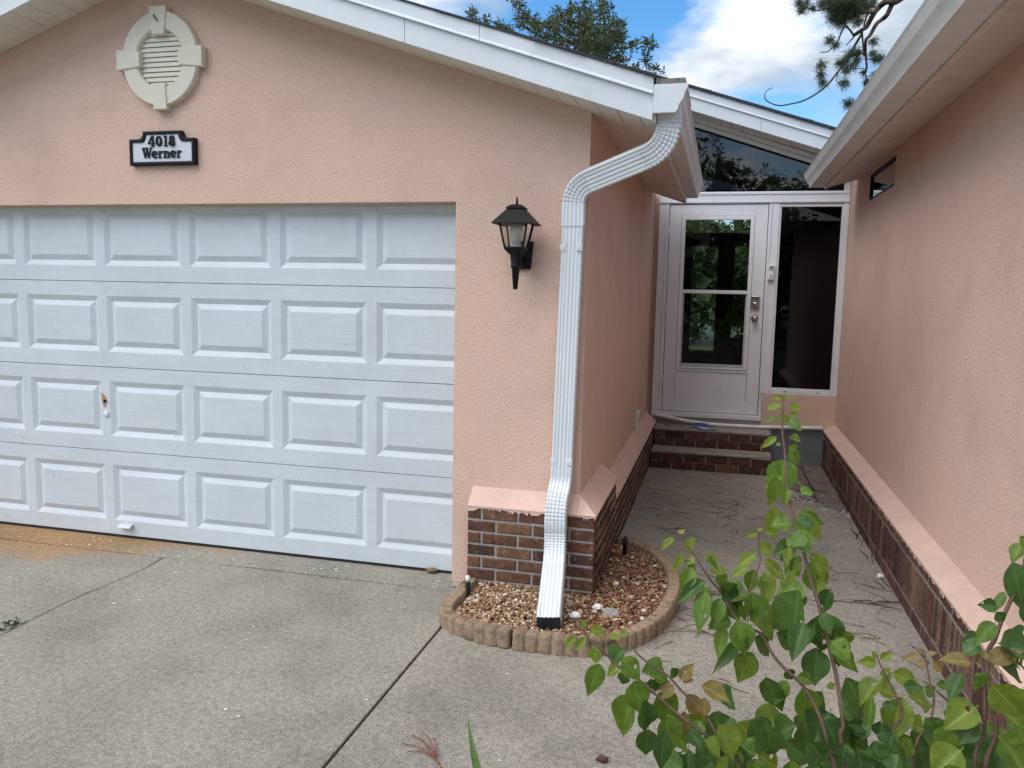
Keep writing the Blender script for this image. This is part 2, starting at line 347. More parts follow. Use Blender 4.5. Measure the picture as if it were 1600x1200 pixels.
# ------------------------------------------------------------------ object helpers
class MB:
    def __init__(s): s.v = []; s.f = []; s.sm = []; s.uv = None
    def add(s, vs, fs, smooth=False):
        o = len(s.v); s.v += [tuple(p) for p in vs]
        s.f += [tuple(i + o for i in f) for f in fs]; s.sm += [smooth] * len(fs); return s
    def box(s, x0, x1, y0, y1, z0, z1):
        vs = [(x, y, z) for x in (x0, x1) for y in (y0, y1) for z in (z0, z1)]
        return s.add(vs, [(0, 1, 3, 2), (4, 6, 7, 5), (0, 4, 5, 1), (2, 3, 7, 6), (0, 2, 6, 4), (1, 5, 7, 3)])
    def prism(s, poly, axis, a, b, smooth=False):
        # poly: list of 2D points in the two other axes (x,z) for 'y', (x,y) for 'z', (y,z) for 'x'
        def P(q, t): return {'y': (q[0], t, q[1]), 'z': (q[0], q[1], t), 'x': (t, q[0], q[1])}[axis]
        n = len(poly); vs = [P(q, a) for q in poly] + [P(q, b) for q in poly]
        fs = [tuple(range(n)), tuple(range(2 * n - 1, n - 1, -1))]
        o = len(s.v); s.v += vs
        s.f += [tuple(i + o for i in f) for f in fs]; s.sm += [False] * 2
        q = [(i, (i + 1) % n, (i + 1) % n + n, i + n) for i in range(n)]
        s.f += [tuple(i + o for i in f) for f in q]; s.sm += [smooth] * n
        return s
    def rings(s, rings, close=True, caps=True, smooth=True):
        n = len(rings[0]); o = len(s.v)
        for r in rings: s.v += [tuple(p) for p in r]
        for k in range(len(rings) - 1):
            for i in range(n if close else n - 1):
                j = (i + 1) % n
                s.f.append((o + k * n + i, o + k * n + j, o + (k + 1) * n + j, o + (k + 1) * n + i)); s.sm.append(smooth)
        if caps:
            s.f.append(tuple(o + i for i in range(n - 1, -1, -1))); s.sm.append(False)
            s.f.append(tuple(o + (len(rings) - 1) * n + i for i in range(n))); s.sm.append(False)
        return s
    def tube(s, pts, r0, r1=None, n=6, caps=True):
        pts = [Vector(p) for p in pts]; m = len(pts)
        r1 = r0 if r1 is None else r1
        rings = []; nrm = None
        for k, p in enumerate(pts):
            t = (pts[min(k + 1, m - 1)] - pts[max(k - 1, 0)]).normalized()
            if nrm is None:
                nrm = t.orthogonal().normalized()
            else:
                nrm = (nrm - t * nrm.dot(t))
                nrm = nrm.normalized() if nrm.length > 1e-6 else t.orthogonal().normalized()
            b = t.cross(nrm); r = r0 + (r1 - r0) * k / max(1, m - 1)
            rings.append([p + (nrm * math.cos(2 * math.pi * i / n) + b * math.sin(2 * math.pi * i / n)) * r for i in range(n)])
        return s.rings(rings, True, caps, True)
    def lathe(s, cx, cy, prof, n=20):
        return s.rings([[(cx + r * math.cos(2 * math.pi * i / n), cy + r * math.sin(2 * math.pi * i / n), z) for i in range(n)] for r, z in prof])
    def mesh(s, name, bevel=0.0, segs=2, off=(0, 0, 0)):
        me = bpy.data.meshes.new(name)
        me.from_pydata([(a - off[0], b - off[1], c - off[2]) for a, b, c in s.v], [], s.f)
        for p, q in zip(me.polygons, s.sm): p.use_smooth = q
        bm = bmesh.new(); bm.from_mesh(me)
        bmesh.ops.recalc_face_normals(bm, faces=bm.faces)
        if bevel:
            ed = [e for e in bm.edges if len(e.link_faces) == 2 and e.calc_face_angle(0) > 0.5]
            bmesh.ops.bevel(bm, geom=ed, offset=bevel, segments=segs, affect='EDGES', profile=0.5, clamp_overlap=True)
        bm.to_mesh(me); bm.free()
        return me
def wloc(o):
    v = Vector((0, 0, 0))
    while o is not None: v += o.location; o = o.parent
    return v
def obj(name, mb, mat, parent=None, bevel=0.0, segs=2, kind=None, label=None, mesh_raw=False):
    off = wloc(parent) if parent else (0, 0, 0)
    me = mb.mesh(name, bevel, segs, off)
    me.materials.append(mat)
    o = bpy.data.objects.new(name, me); C.objects.link(o)
    if parent: o.parent = parent
    if kind: o['kind'] = kind
    if label: o['label'] = label
    return o
def tag(o, label=None, cat=None, group=None, kind=None):
    for k, v in (('label', label), ('category', cat), ('group', group), ('kind', kind)):
        if v: o[k] = v
    return o
def thing(name, label, cat, loc=(0, 0, 0), group=None):
    o = bpy.data.objects.new(name, None); C.objects.link(o); o.location = loc; o.empty_display_size = 0.1
    return tag(o, label, cat, group)
def recenter(o):
    # move a top-level mesh's origin to the base of its bounds
    vs = [v.co for v in o.data.vertices]
    c = Vector(((min(v.x for v in vs) + max(v.x for v in vs)) / 2, (min(v.y for v in vs) + max(v.y for v in vs)) / 2, min(v.z for v in vs)))
    o.data.transform(Matrix.Translation(-c)); o.location = c
    return o
def fillet(pts, rad, n=7):
    pts = [Vector(p) for p in pts]; out = [pts[0]]; flags = [0]
    for k in range(1, len(pts) - 1):
        a, b, c = pts[k - 1], pts[k], pts[k + 1]
        u = (a - b).normalized(); w = (c - b).normalized()
        ang = u.angle(w); d = min(rad / math.tan(ang / 2), (a - b).length * 0.48, (c - b).length * 0.48)
        p0, p1 = b + u * d, b + w * d
        for i in range(n + 1):
            t = i / n
            out.append(p0 * (1 - t) ** 2 + b * 2 * t * (1 - t) + p1 * t ** 2); flags.append(1 if 0 < i < n else 0)
    out.append(pts[-1]); flags.append(0)
    return out, flags
def smooth_path(pts, n=6):
    pts = [Vector(p) for p in pts]; out = []
    for k in range(len(pts) - 1):
        p0 = pts[max(k - 1, 0)]; p1 = pts[k]; p2 = pts[k + 1]; p3 = pts[min(k + 2, len(pts) - 1)]
        for i in range(n):
            t = i / n
            out.append(0.5 * ((2 * p1) + (p2 - p0) * t + (2 * p0 - 5 * p1 + 4 * p2 - p3) * t * t + (3 * p1 - p0 - 3 * p2 + p3) * t ** 3))
    out.append(pts[-1]); return out

# ------------------------------------------------------------------ ground
tag(obj('lawn', MB().box(-70, 70, -70, 90, -0.35, -0.06), M_grass), kind='structure')
tag(obj('road', MB().box(-70, 70, -21, -14, -0.2, -0.03), M_asphalt), kind='structure')
driveway = bpy.data.objects.new('driveway', None); C.objects.link(driveway); driveway['kind'] = 'structure'
obj('joint_filler', MB().box(-5.6, 1.9, -13.9, 4.0, -0.058, -0.012), M_soil, driveway)
def wob(a, b, n, amp, seed):
    # a meandering line between two points (a cracked or worn joint)
    out = []
    for i in range(n + 1):
        t = i / n; x = a[0] + (b[0] - a[0]) * t; y = a[1] + (b[1] - a[1]) * t
        k = 0 if i in (0, n) else amp
        out.append((x + k * mnoise.noise((t * 9, seed, 0.3)), y + k * mnoise.noise((t * 9, seed, 7.3))))
    return out
crackA = wob((-2.47, -0.150), (-2.50, -6.0), 40, 0.05, 1.5)
thrA = wob((-5.6, -0.142), (-0.60, -0.142), 40, 0.012, 4.5)
def slab(poly, m, parent, zt=0.0):
    return obj('slab', MB().prism(poly, 'z', -0.05, zt), m, parent, bevel=0.003, segs=1)
slab([(-5.6, -13.9)] + [(-2.47 - 0.004 - 0.03, -13.9)] + [(x - 0.003, y) for x, y in reversed(crackA[1:])] + [(-2.477, -0.155), (-5.6, -0.155)], M_drive, driveway)
slab([(x + 0.003, y) for x, y in crackA[1:][::-1]] + [(-2.467, -0.155), (-0.64, -0.155), (-0.566, -0.60), (-0.566, -13.9), (-2.497, -13.9)], M_drive, driveway)
slab([(-5.6, 0.2)] + [(x, y + 0.003) for x, y in thrA] + [(-0.60, 0.2)], M_drive, driveway)
walkway = bpy.data.objects.new('walkway', None); C.objects.link(walkway); walkway['kind'] = 'structure'
jl = wob((-0.55, 0.075), (1.80, 0.395), 26, 0.012, 2.2)
slab([(-0.554, -2.15), (1.80, -2.15)] + [(x, y - 0.010) for x, y in reversed(jl)] + [(-0.554, -0.1)], M_walk, walkway)
slab([(x, y + 0.010) for x, y in jl if x > 0.02] + [(1.80, 2.0), (1.69, 2.06), (1.55, 2.42), (1.38, 2.78), (1.22, 3.02), (1.20, 3.36), (0.0, 3.36)], M_walk, walkway)
# brick pavers beside the steps
pv_me = {}
for r in range(9):
    y0 = 2.30 + r * 0.197
    for cidx, (x0, x1) in enumerate(((1.305, 1.495), (1.507, 1.690))):
        if r == 0 and cidx == 0: continue
        key = cidx
        if key not in pv_me:
            me = MB().box(0, x1 - x0, 0, 0.187, -0.05, 0).mesh('paver', 0.006, 1); me.materials.append(M_paver); pv_me[key] = me
        o = bpy.data.objects.new('paver', pv_me[key]); C.objects.link(o); o.parent = walkway
        o.location = (x0 + random.uniform(-.003, .003), y0 + random.uniform(-.004, .004), random.uniform(-0.004, 0.006))
        o.rotation_euler = (random.uniform(-.012, .012), random.uniform(-.012, .012), random.uniform(-.012, .012))
tag(obj('planting_bed', MB().box(0.0, 1.75, -3.5, -2.2, -0.06, 0.02), M_soil, bevel=0.01), kind='structure')
# ------------------------------------------------------------------ the house
house = thing('house', 'pink stucco house with white garage door, brown brick base and white trimmed gable', 'house', (0, 0, 0))
SL = 0.337
def zs(x): return 2.522 - SL * x if x > -2.5 else 2.522 + SL * (x + 5.0)       # soffit plane
APX = -2.5
def rk(x): return 3.420 - 0.328 * x                                             # rake of the main roof
# walls: garage front (with the door opening), garage side, entry recess, right wing
w = MB()
w.prism([(-0.71, -0.06), (0, -0.06), (0, 2.086), (-0.71, 2.086)], 'y', 0, 0.2)
w.prism([(-5.0, -0.06), (-4.31, -0.06), (-4.31, 2.086), (-5.0, 2.086)], 'y', 0, 0.2)
w.prism([(-5.0, 2.086), (0, 2.086), (0, 2.54), (APX, 2.54 - SL * APX), (-5.0, 2.54)], 'y', 0, 0.2)
obj('wall', w, M_stucco, house)
w = MB(); w.box(-0.2, 0, 0.2, 4.05, -0.06, 2.60)
obj('wall', w, M_stucco, house)
w = MB()
HW = (1.99, 2.99, 2.388, 2.600)     # high window of the right wing: y0,y1,z0,z1
w.box(1.79, 1.99, -2.0, 4.2, -0.06, HW[2])
w.box(1.79, 1.99, -2.0, HW[0], HW[2], 2.72)
w.box(1.79, 1.99, HW[1], 4.2, HW[2], 2.72)
w.box(1.79, 1.99, HW[0], HW[1], HW[3], 2.72)
obj('wall', w, M_stucco, house)
w = MB(); w.box(1.99, 6.5, -2.0, -1.8, -0.06, 2.7); w.box(6.3, 6.5, -1.8, 9.0, -0.06, 2.7)
obj('wall', w, M_stucco, house)
# entry wall round the door: left return, panel below the sidelight, gable above, back walls of the room
w = MB(); w.box(-1.2, 0.045, 4.06, 4.2, -0.06, 3.35)
w.prism([(0.045, 3.40), (1.79, 2.815), (1.79, 3.0), (0.045, 3.60)], 'y', 4.09, 4.2)
obj('wall', w, M_stucco, house)
obj('wall', MB().box(1.108, 1.788, 3.985, 4.2, 0.345, 0.668), M_stucco, house)
w = MB()
w.box(-1.2, -1.05, 4.21, 8.0, 0.0, 3.4); w.box(2.4, 2.5, 4.2, 8.0, 0.0, 2.60); w.box(1.99, 2.4, 4.09, 4.2, 0, 2.66)
w.box(-1.05, 2.4, 4.2, 8.0, 0.30, 0.40)
w.prism([(-1.05, rk(-0.9) - 0.02), (-0.9, rk(-0.9)), (2.5, rk(2.5)), (2.5, rk(2.5) + 0.04), (-0.9, rk(-0.9) + 0.04), (-1.05, rk(-0.9) + 0.02)], 'y', 4.21, 8.0)
obj('room_shell', w, M_room, house)
w = MB()   # back wall of the room, with its openings to the back yard
for a in ((-1.05, 0.13, 0.4, 3.3), (1.05, 2.4, 0.4, 2.62), (0.13, 1.05, 2.66, 3.04), (0.13, 1.05, 2.285, 2.46), (0.13, 0.27, 0.4, 2.285),
          (0.605, 0.83, 0.4, 2.285), (0.27, 0.605, 0.4, 0.82), (0.83, 1.05, 0.4, 1.02)):
    w.box(a[0], a[1], 7.5, 7.6, a[2], a[3])
obj('room_partition', w, M_room, house)
obj('sill', MB().box(0.27, 0.605, 7.47, 7.5, 0.80, 0.835), M_frame, house)

# ---- front gable: fascia in two tiers, soffit boards, roof
def slope_prism(mb, x0, x1, prof, right=True):
    # prof: (y, dz) cross-section; dz counted from the fascia bottom line
    def zf(x): return 2.411 + 0.3345 * (0.331 - x) if right else 2.411 + 0.3345 * (0.331 - (-5.0 - x))
    mb.rings([[(x, y, zf(x) + dz) for y, dz in prof] for x in (x0, x1)], True, True, False)
    return mb
low = [(-0.304, 0.0), (-0.304, 0.118), (-0.285, 0.118), (-0.285, 0.0)]
upp = [(-0.306, 0.114), (-0.3215, 0.113), (-0.321, 0.1175), (-0.3105, 0.129), (-0.3105, 0.190), (-0.286, 0.190), (-0.286, 0.114)]
for xa, xb in ((APX, -0.884), (-0.881, 0.331)):
    obj('fascia_board', slope_prism(MB(), xa, xb, low), M_white, house)
for xa, xb in ((APX, -0.500), (-0.4975, 0.331)):
    obj('fascia_trim', slope_prism(MB(), xa, xb, upp), M_white, house)
obj('fascia_board', slope_prism(MB(), -5.331, APX - 0.002, low, False), M_white, house)
obj('fascia_trim', slope_prism(MB(), -5.331, APX - 0.002, upp, False), M_white, house)
soffit = obj('soffit', MB().prism([(-5.33, zs(-5.33) + 0.016), (APX, zs(APX) + 0.016), (0.33, zs(0.33) + 0.016), (0.33, zs(0.33) + 0.022), (APX, zs(APX) + 0.024), (-5.33, zs(-5.33) + 0.022)], 'y', -0.285, 0.0), M_dark, house)
wd = 0.103
for side in (0, 1):
    for k in range(28):
        xa = APX + k * 0.1065 + 0.003; xb = min(xa + wd, 0.331)
        if xa > 0.30: break
        if side: xa, xb = -5.0 - xb, -5.0 - xa
        mb = MB(); mb.prism([(xa, zs(xa)), (xb, zs(xb)), (xb, zs(xb) + 0.014), (xa, zs(xa) + 0.014)], 'y', -0.284, -0.002)
        o = obj('soffit_board', mb, M_soffit_w, soffit, bevel=0.002, segs=1)
# side eave soffit of the garage
e = MB(); e.prism([(0.002, zs(0.002)), (0.331, 2.413), (0.331, 2.425), (0.002, zs(0.002) + 0.012)], 'y', 0.0, 3.13)
obj('soffit', e, M_soffit, house)
obj('soffit', MB().prism([(0.002, 2.545), (0.002, 2.512), (0.331, 2.402), (0.331, 2.54), (0.30, 2.62), (0.002, 2.68)], 'y', 3.132, 3.15), M_soffit, house)
obj('fascia_board', MB().box(0.3315, 0.345, -0.284, 3.15, 2.405, 2.56), M_gutter, house)
# garage roof with ragged shingle edge along the rake
rf = MB()
for sg in (0, 1):
    X = (lambda x: x) if not sg else (lambda x: -5.0 - x)
    zt = lambda x: 2.603 + 0.3345 * (0.331 - x)
    rf.prism([(X(APX if not sg else APX), zt(APX) - 0.004), (X(0.338), zt(0.338) - 0.004), (X(0.338), zt(0.338) + 0.004), (X(APX), zt(APX) + 0.004)], 'y', -0.318, 3.7)
    x = APX
    while x < 0.335:
        l = random.uniform(0.13, 0.30); x2 = min(x + l, 0.339); h = random.uniform(0.004, 0.009); dy = random.uniform(-0.006, 0.008)
        lip = random.uniform(0, 0.004)
        rf.prism([(X(x), zt(x) - 0.003), (X(x2), zt(x2) - 0.003), (X(x2), zt(x2) + h + lip), (X(x), zt(x) + h)], 'y', -0.324 + dy, -0.05)
        x = x2 + 0.001
obj('roof', rf, M_shingle, house)
rf = MB()      # starter strip of shingle lapping over the gutter
y = -0.30
while y < 3.15:
    y2 = y + random.uniform(0.2, 0.33)
    rf.box(0.340, 0.475 + random.uniform(-0.012, 0.004), y, min(y2, 3.15) - 0.003, 2.568 + random.uniform(0, .004), 2.590 + random.uniform(0, 0.010)); y = y2
obj('shingle_strip', rf, M_shingle_g, house)

# ---- main roof behind: rake fascia over the entry
RY = 3.75
for xa, xb in ((-0.9, 0.95), (0.9525, 2.2)):
    m = MB(); m.rings([[(x, RY + y, rk(x) + dz) for y, dz in ((0, 0.0), (0, 0.122), (0.02, 0.122), (0.02, 0.0))] for x in (xa, xb)], True, True, False)
    obj('fascia_board', m, M_white, house)
m = MB(); m.rings([[(x, RY + y, rk(x) + dz) for y, dz in ((-0.003, 0.119), (-0.017, 0.118), (-0.0165, 0.123), (-0.007, 0.134), (-0.007, 0.200), (0.02, 0.200), (0.02, 0.119))] for x in (-0.9, 2.2)], True, True, False)
obj('fascia_trim', m, M_white, house)
soffit2 = obj('soffit', MB().prism([(-0.9, rk(-0.9) + 0.012), (2.2, rk(2.2) + 0.012), (2.2, rk(2.2) + 0.02), (-0.9, rk(-0.9) + 0.02)], 'y', RY + 0.021, 4.09), M_dark, house)
for k in range(30):
    xa = -0.9 + k * 0.1065; xb = xa + wd
    mb = MB(); mb.prism([(xa, rk(xa) - 0.002), (xb, rk(xb) - 0.002), (xb, rk(xb) + 0.010), (xa, rk(xa) + 0.010)], 'y', RY + 0.022, 4.085)
    obj('soffit_board', mb, M_soffit_w, soffit2)
rf = MB(); rf.prism([(-0.9, rk(-0.9) + 0.197), (2.6, rk(2.6) + 0.197), (2.6, rk(2.6) + 0.222), (-0.9, rk(-0.9) + 0.222)], 'y', RY - 0.02, 9.0)
rf.prism([(-4.0, rk(-0.9) - 0.8), (-0.9, rk(-0.9) + 0.195), (-0.9, rk(-0.9) + 0.220), (-4.0, rk(-0.9) - 0.78)], 'y', RY, 9.0)
x = -0.9
while x < 2.2:
    x2 = x + random.uniform(0.12, 0.28); h = random.uniform(0.008, 0.016)
    rf.prism([(x, rk(x) + 0.198), (x2, rk(x2) + 0.198), (x2, rk(x2) + 0.2 + h + random.uniform(0, .01)), (x, rk(x) + 0.2 + h)], 'y', RY - 0.03 + random.uniform(-.005, .005), RY + 0.2); x = x2 + 0.001
obj('roof', rf, M_shingle, house)
# ---- right wing eave and roof
obj('soffit', MB().prism([(1.525, 2.568), (1.788, 2.640), (1.788, 2.652), (1.525, 2.58)], 'y', -2.5, 3.49), M_soffit, house)
obj('soffit', MB().prism([(1.50, 2.558), (1.788, 2.634), (1.788, 2.80), (1.50, 2.72)], 'y', 3.492, 3.51), M_soffit, house)
obj('fascia_board', MB().box(1.500, 1.522, -2.5, 3.49, 2.552, 2.70), M_soffit, house)
rf = MB(); rf.prism([(1.47, 2.700), (4.2, 3.62), (6.9, 2.70), (6.9, 2.73), (4.2, 3.66), (1.47, 2.725)], 'y', -2.5, 3.60)
obj('roof', rf, M_shingle, house)

# ---- garage door: four sections with pressed panels
GX1, GX0 = -0.64, -4.36
gdoor = obj('garage_door', MB().box(GX0, GX1, 0.136, 0.16, 0.02, 2.16), M_door, house)
S = 0.5334; zb = 0.0294; PITCH = 0.6035; XG = -1.2395
def section(z0, z1):
    mb = MB(); yf, yg, yb = 0.100, 0.1145, 0.135
    cells = []
    xs = [XG + PITCH]
    k = 0
    edges = [GX1] + [XG - i * PITCH for i in range(0, 6)]
    edges = [e for e in edges if e > GX0] + [GX0]
    gap = 0.030; g = 0.033
    for x1, x0 in zip(edges[:-1], edges[1:]):
        za, zc = z0 + 0.0018, z1 - 0.0018
        ox0, ox1, oz0, oz1 = x0 + gap, x1 - gap, z0 + 0.096, z1 - 0.090
        if x1 == GX1: ox1 = x1 - gap
        def rect(a, b, c, d, y): return [(a, y, c), (b, y, c), (b, y, d), (a, y, d)]
        R0 = rect(x0, x1, za, zc, yf); R1 = rect(ox0, ox1, oz0, oz1, yf); R2 = rect(ox0 + g, ox1 - g, oz0 + g, oz1 - g, yg); R3 = rect(ox0 + 2 * g, ox1 - 2 * g, oz0 + 2 * g, oz1 - 2 * g, yf + 0.001)
        for A, B in ((R0, R1), (R1, R2), (R2, R3)):
            mb.add(A + B, [(i, (i + 1) % 4, 4 + (i + 1) % 4, 4 + i) for i in range(4)])
        mb.add(R3, [(0, 1, 2, 3)])
    # folded top and bottom edges and the ends
    for za, dz in ((z0 + 0.0018, 0.003), (z1 - 0.0018, -0.003)):
        mb.add([(GX0, yf, za), (GX1, yf, za), (GX1, yb, za + dz), (GX0, yb, za + dz)], [(0, 1, 2, 3)])
    for x in (GX0, GX1):
        mb.add([(x, yf, z0 + 0.0018), (x, yf, z1 - 0.0018), (x, yb, z1 - 0.0018), (x, yb, z0 + 0.0018)], [(0, 1, 2, 3)])
    return mb
for k in range(4):
    o = obj('door_section', section(zb + k * S - (0.012 if k == 0 else 0), zb + (k + 1) * S), M_door, gdoor)
obj('bottom_seal', MB().box(GX0, -0.71, 0.101, 0.13, 0.002, 0.0185), M_rubber, gdoor, bevel=0.004)
hm = MB(); hm.prism([(0.099, 0.096), (0.075, 0.090), (0.060, 0.078), (0.060, 0.074), (0.099, 0.080)], 'x', -2.975, -2.88)
obj('lift_handle', hm, M_door, gdoor, bevel=0.003)
# lock: peeling patch of bare skin with a keyhole and a round escutcheon below
lm = MB(); lm.prism([(-3.083, 0.932), (-3.062, 0.916), (-3.044, 0.888), (-3.050, 0.868), (-3.060, 0.838), (-3.074, 0.860), (-3.081, 0.892)], 'y', 0.0962, 0.101)
obj('peeled_patch', lm, M_tan, gdoor)
lm = MB(); lm.rings([[(-3.056 + r * math.cos(a * math.pi / 8), y, 0.880 + r * math.sin(a * math.pi / 8)) for a in range(16)] for r, y in ((0.010, 0.0963), (0.010, 0.092))])
obj('keyhole', lm, M_black, gdoor)
lm = MB(); lm.rings([[(-3.050 + r * math.cos(a * math.pi / 10), y, 0.798 + r * math.sin(a * math.pi / 10)) for a in range(20)] for r, y in ((0.020, 0.1015), (0.020, 0.094), (0.016, 0.090), (0.006, 0.089))])
obj('lock_cover', lm, M_white, gdoor)

# ---- oval gable vent with four key blocks and louvre slats
VX, VZ = -2.480, 2.893
vent = obj('gable_vent', MB().rings([[(VX + a * math.cos(t * math.pi / 24), y, VZ + b * math.sin(t * math.pi / 24)) for t in range(48)] for a, b, y in ((0.155, 0.165, 0.004), (0.155, 0.165, -0.004))]), M_dark, house)
ring = MB(); n = 56
pr = [(0.250, 0.262, 0.002), (0.250, 0.262, -0.030), (0.243, 0.255, -0.040), (0.160, 0.168, -0.040), (0.152, 0.160, -0.032), (0.150, 0.158, 0.002)]
ring.rings([[(VX + a * math.cos(2 * math.pi * t / n), y, VZ + b * math.sin(2 * math.pi * t / n)) for t in range(n)] for a, b, y in pr + [pr[0]]], True, False, False)
obj('vent_ring', ring, M_vent, vent)
for (cx, cz, rot) in ((0, 0.205, 0), (0, -0.205, 2), (-0.202, 0, 1), (0.202, 0, 3)):
    poly = [(-0.042, -0.075), (0.042, -0.075), (0.058, 0.080), (-0.058, 0.080)]
    if rot == 2: poly = [(-0.045, -0.078), (0.045, -0.078), (0.040, 0.070), (-0.040, 0.070)]
    out = []
    for px, pz in poly:
        if rot == 1: px, pz = -pz, px
        elif rot == 3: px, pz = pz, -px
        out.append((VX + cx + px, VZ + cz + pz))
    obj('key_block', MB().prism(out, 'y', 0.0, -0.048), M_vent, vent, bevel=0.005)
for k in range(11):
    z = VZ - 0.150 + k * 0.0275
    hw = 0.152 * math.sqrt(max(0.02, 1 - ((z + 0.012 - VZ) / 0.165) ** 2))
    m = MB(); m.prism([(-0.0165, z), (-0.0185, z + 0.002), (-0.011, z + 0.0262), (-0.008, z + 0.0258)], 'x', VX - hw, VX + hw)
    obj('slat', m, M_vent, vent)
obj('hook', MB().tube([(VX - 0.02, -0.050, VZ + 0.235), (VX - 0.005, -0.062, VZ + 0.215), (VX + 0.006, -0.050, VZ + 0.20)], 0.0035), M_black, vent)

# ---- brick bases with single bricks, and the sloping painted ledges over them
bc = {}
def brick(parent, L_, H, D, loc, rot=0.0, mat=None):
    key = (round(L_, 3), round(H, 3), round(D, 3), mat.name, random.randrange(3) if L_ > 0.1 else 0)
    if key not in bc:
        mb = MB(); b = 0.005; rnd = lambda: random.uniform(-0.0018, 0.0018)
        f0 = [(b + rnd(), 0, b + rnd()), (L_ - b + rnd(), rnd(), b + rnd()), (L_ - b + rnd(), 0, H - b + rnd()), (b + rnd(), rnd(), H - b + rnd())]
        f1 = [(0, b, 0), (L_, b, 0), (L_, b, H), (0, b, H)]; f2 = [(0, D, 0), (L_, D, 0), (L_, D, H), (0, D, H)]
        mb.add(f0 + f1 + f2, [(0, 1, 2, 3)] + [(i, 4 + i, 4 + (i + 1) % 4, (i + 1) % 4) for i in range(4)] + [(4 + i, 8 + i, 8 + (i + 1) % 4, 4 + (i + 1) % 4) for i in range(4)])
        me = mb.mesh('brick'); me.materials.append(mat); bc[key] = me
    o = bpy.data.objects.new('brick', bc[key]); C.objects.link(o); o.parent = parent
    o.location = (loc[0], loc[1], loc[2]); o.rotation_euler = (0, 0, rot)
    return o
CH = 0.0667
# front pilaster and its return along the garage side
base = obj('brick_base', MB().box(-0.584, 0.094, -0.094, -0.001, -0.05, 0.462).box(0.001, 0.0968, 0.0, 0.79, -0.05, 0.462), M_mortar, house)
for r in range(7):
    z = 0.462 - (r + 1) * CH + 0.006
    x = -0.590; first = 0.152 if r % 2 else 0.072
    while x < 0.098:
        l = first if first else 0.188; first = None
        l = min(l, 0.1 - x)
        if 0.1 - (x + l) < 0.03: l = 0.1 - x
        if l > 0.02: brick(base, l, CH - 0.012, 0.08 if x + l < 0.0 else 0.09, (x, -0.1 + random.uniform(-.002, .002), z), 0, M_brick)
        x += l + 0.012
    y = -0.0 + (0.10 if r % 2 else 0.0)
    if r % 2:
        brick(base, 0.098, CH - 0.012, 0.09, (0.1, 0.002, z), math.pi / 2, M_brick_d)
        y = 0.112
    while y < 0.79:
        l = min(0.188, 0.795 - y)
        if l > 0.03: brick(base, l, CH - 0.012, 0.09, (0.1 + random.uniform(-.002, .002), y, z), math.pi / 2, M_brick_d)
        y += l + 0.012
obj('ledge', MB().prism([(0.0, 0.462), (-0.104, 0.462), (-0.106, 0.473), (0.0, 0.556)], 'x', -0.592, -0.001), M_ledge, house, bevel=0.003)
# mitred return of the ledge, ending in a clean cut at the back
rl = MB()
rl.add([(-0.0005, -0.104, 0.462), (0.104, -0.104, 0.462), (0.106, -0.106, 0.473), (-0.0005, -0.106, 0.473), (-0.0005, 0.0, 0.556),
        (0.104, 0.80, 0.462), (0.106, 0.80, 0.473), (0.0, 0.80, 0.556), (0.0, 0.80, 0.462), (-0.0005, 0.0, 0.462)],
       [(0, 1, 2, 3), (3, 2, 4), (1, 5, 6, 2), (2, 6, 7, 4), (5, 8, 7, 6), (0, 9, 8, 5, 1), (0, 3, 4, 9)])
obj('ledge', rl, M_ledge, house)
# low base along the garage side, behind
base2 = obj('brick_base', MB().box(0.001, 0.0990, 0.80, 4.05, -0.05, 0.345), M_mortar, house)
for r in range(5):
    z = 0.340 - (r + 1) * CH + 0.006
    y = 0.81 + (0.1 if r % 2 else 0)
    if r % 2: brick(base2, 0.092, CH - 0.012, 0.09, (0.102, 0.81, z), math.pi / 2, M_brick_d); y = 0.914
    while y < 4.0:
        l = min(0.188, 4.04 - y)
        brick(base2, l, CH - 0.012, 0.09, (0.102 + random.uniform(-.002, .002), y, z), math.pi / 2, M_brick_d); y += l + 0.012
obj('ledge', MB().prism([(0.0, 0.345), (0.105, 0.338), (0.107, 0.349), (0.0, 0.440)], 'y', 0.802, 4.05), M_ledge, house, bevel=0.002)
# right wing: a row of stretchers, a soldier course, a cap row, then the ledge
base3 = obj('brick_base', MB().box(1.6882, 1.789, -2.0, 3.98, -0.05, 0.345), M_mortar_d, house)
y = 3.97
while y > -1.9:
    l = 0.188
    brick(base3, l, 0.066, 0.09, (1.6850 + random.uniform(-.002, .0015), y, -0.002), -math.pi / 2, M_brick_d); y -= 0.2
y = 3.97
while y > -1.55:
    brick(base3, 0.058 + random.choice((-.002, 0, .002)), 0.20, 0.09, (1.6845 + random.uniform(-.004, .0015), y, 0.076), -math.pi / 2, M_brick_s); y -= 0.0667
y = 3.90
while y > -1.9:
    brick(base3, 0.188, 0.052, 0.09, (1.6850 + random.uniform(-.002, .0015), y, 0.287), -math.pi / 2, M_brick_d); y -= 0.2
obj('ledge', MB().prism([(1.790, 0.345), (1.684, 0.336), (1.682, 0.348), (1.790, 0.402)], 'y', -2.0, 4.05), M_ledge, house, bevel=0.003)
obj('foundation', MB().box(1.19, 1.70, 3.99, 4.2, -0.06, 0.344), M_grey_block, house)
obj('threshold', MB().box(0.045, 1.106, 3.965, 4.2, 0.0, 0.402), M_tread, house, bevel=0.006)
obj('door_sill', MB().box(0.05, 1.106, 3.955, 4.12, 0.404, 0.448), M_frame, house, bevel=0.004)

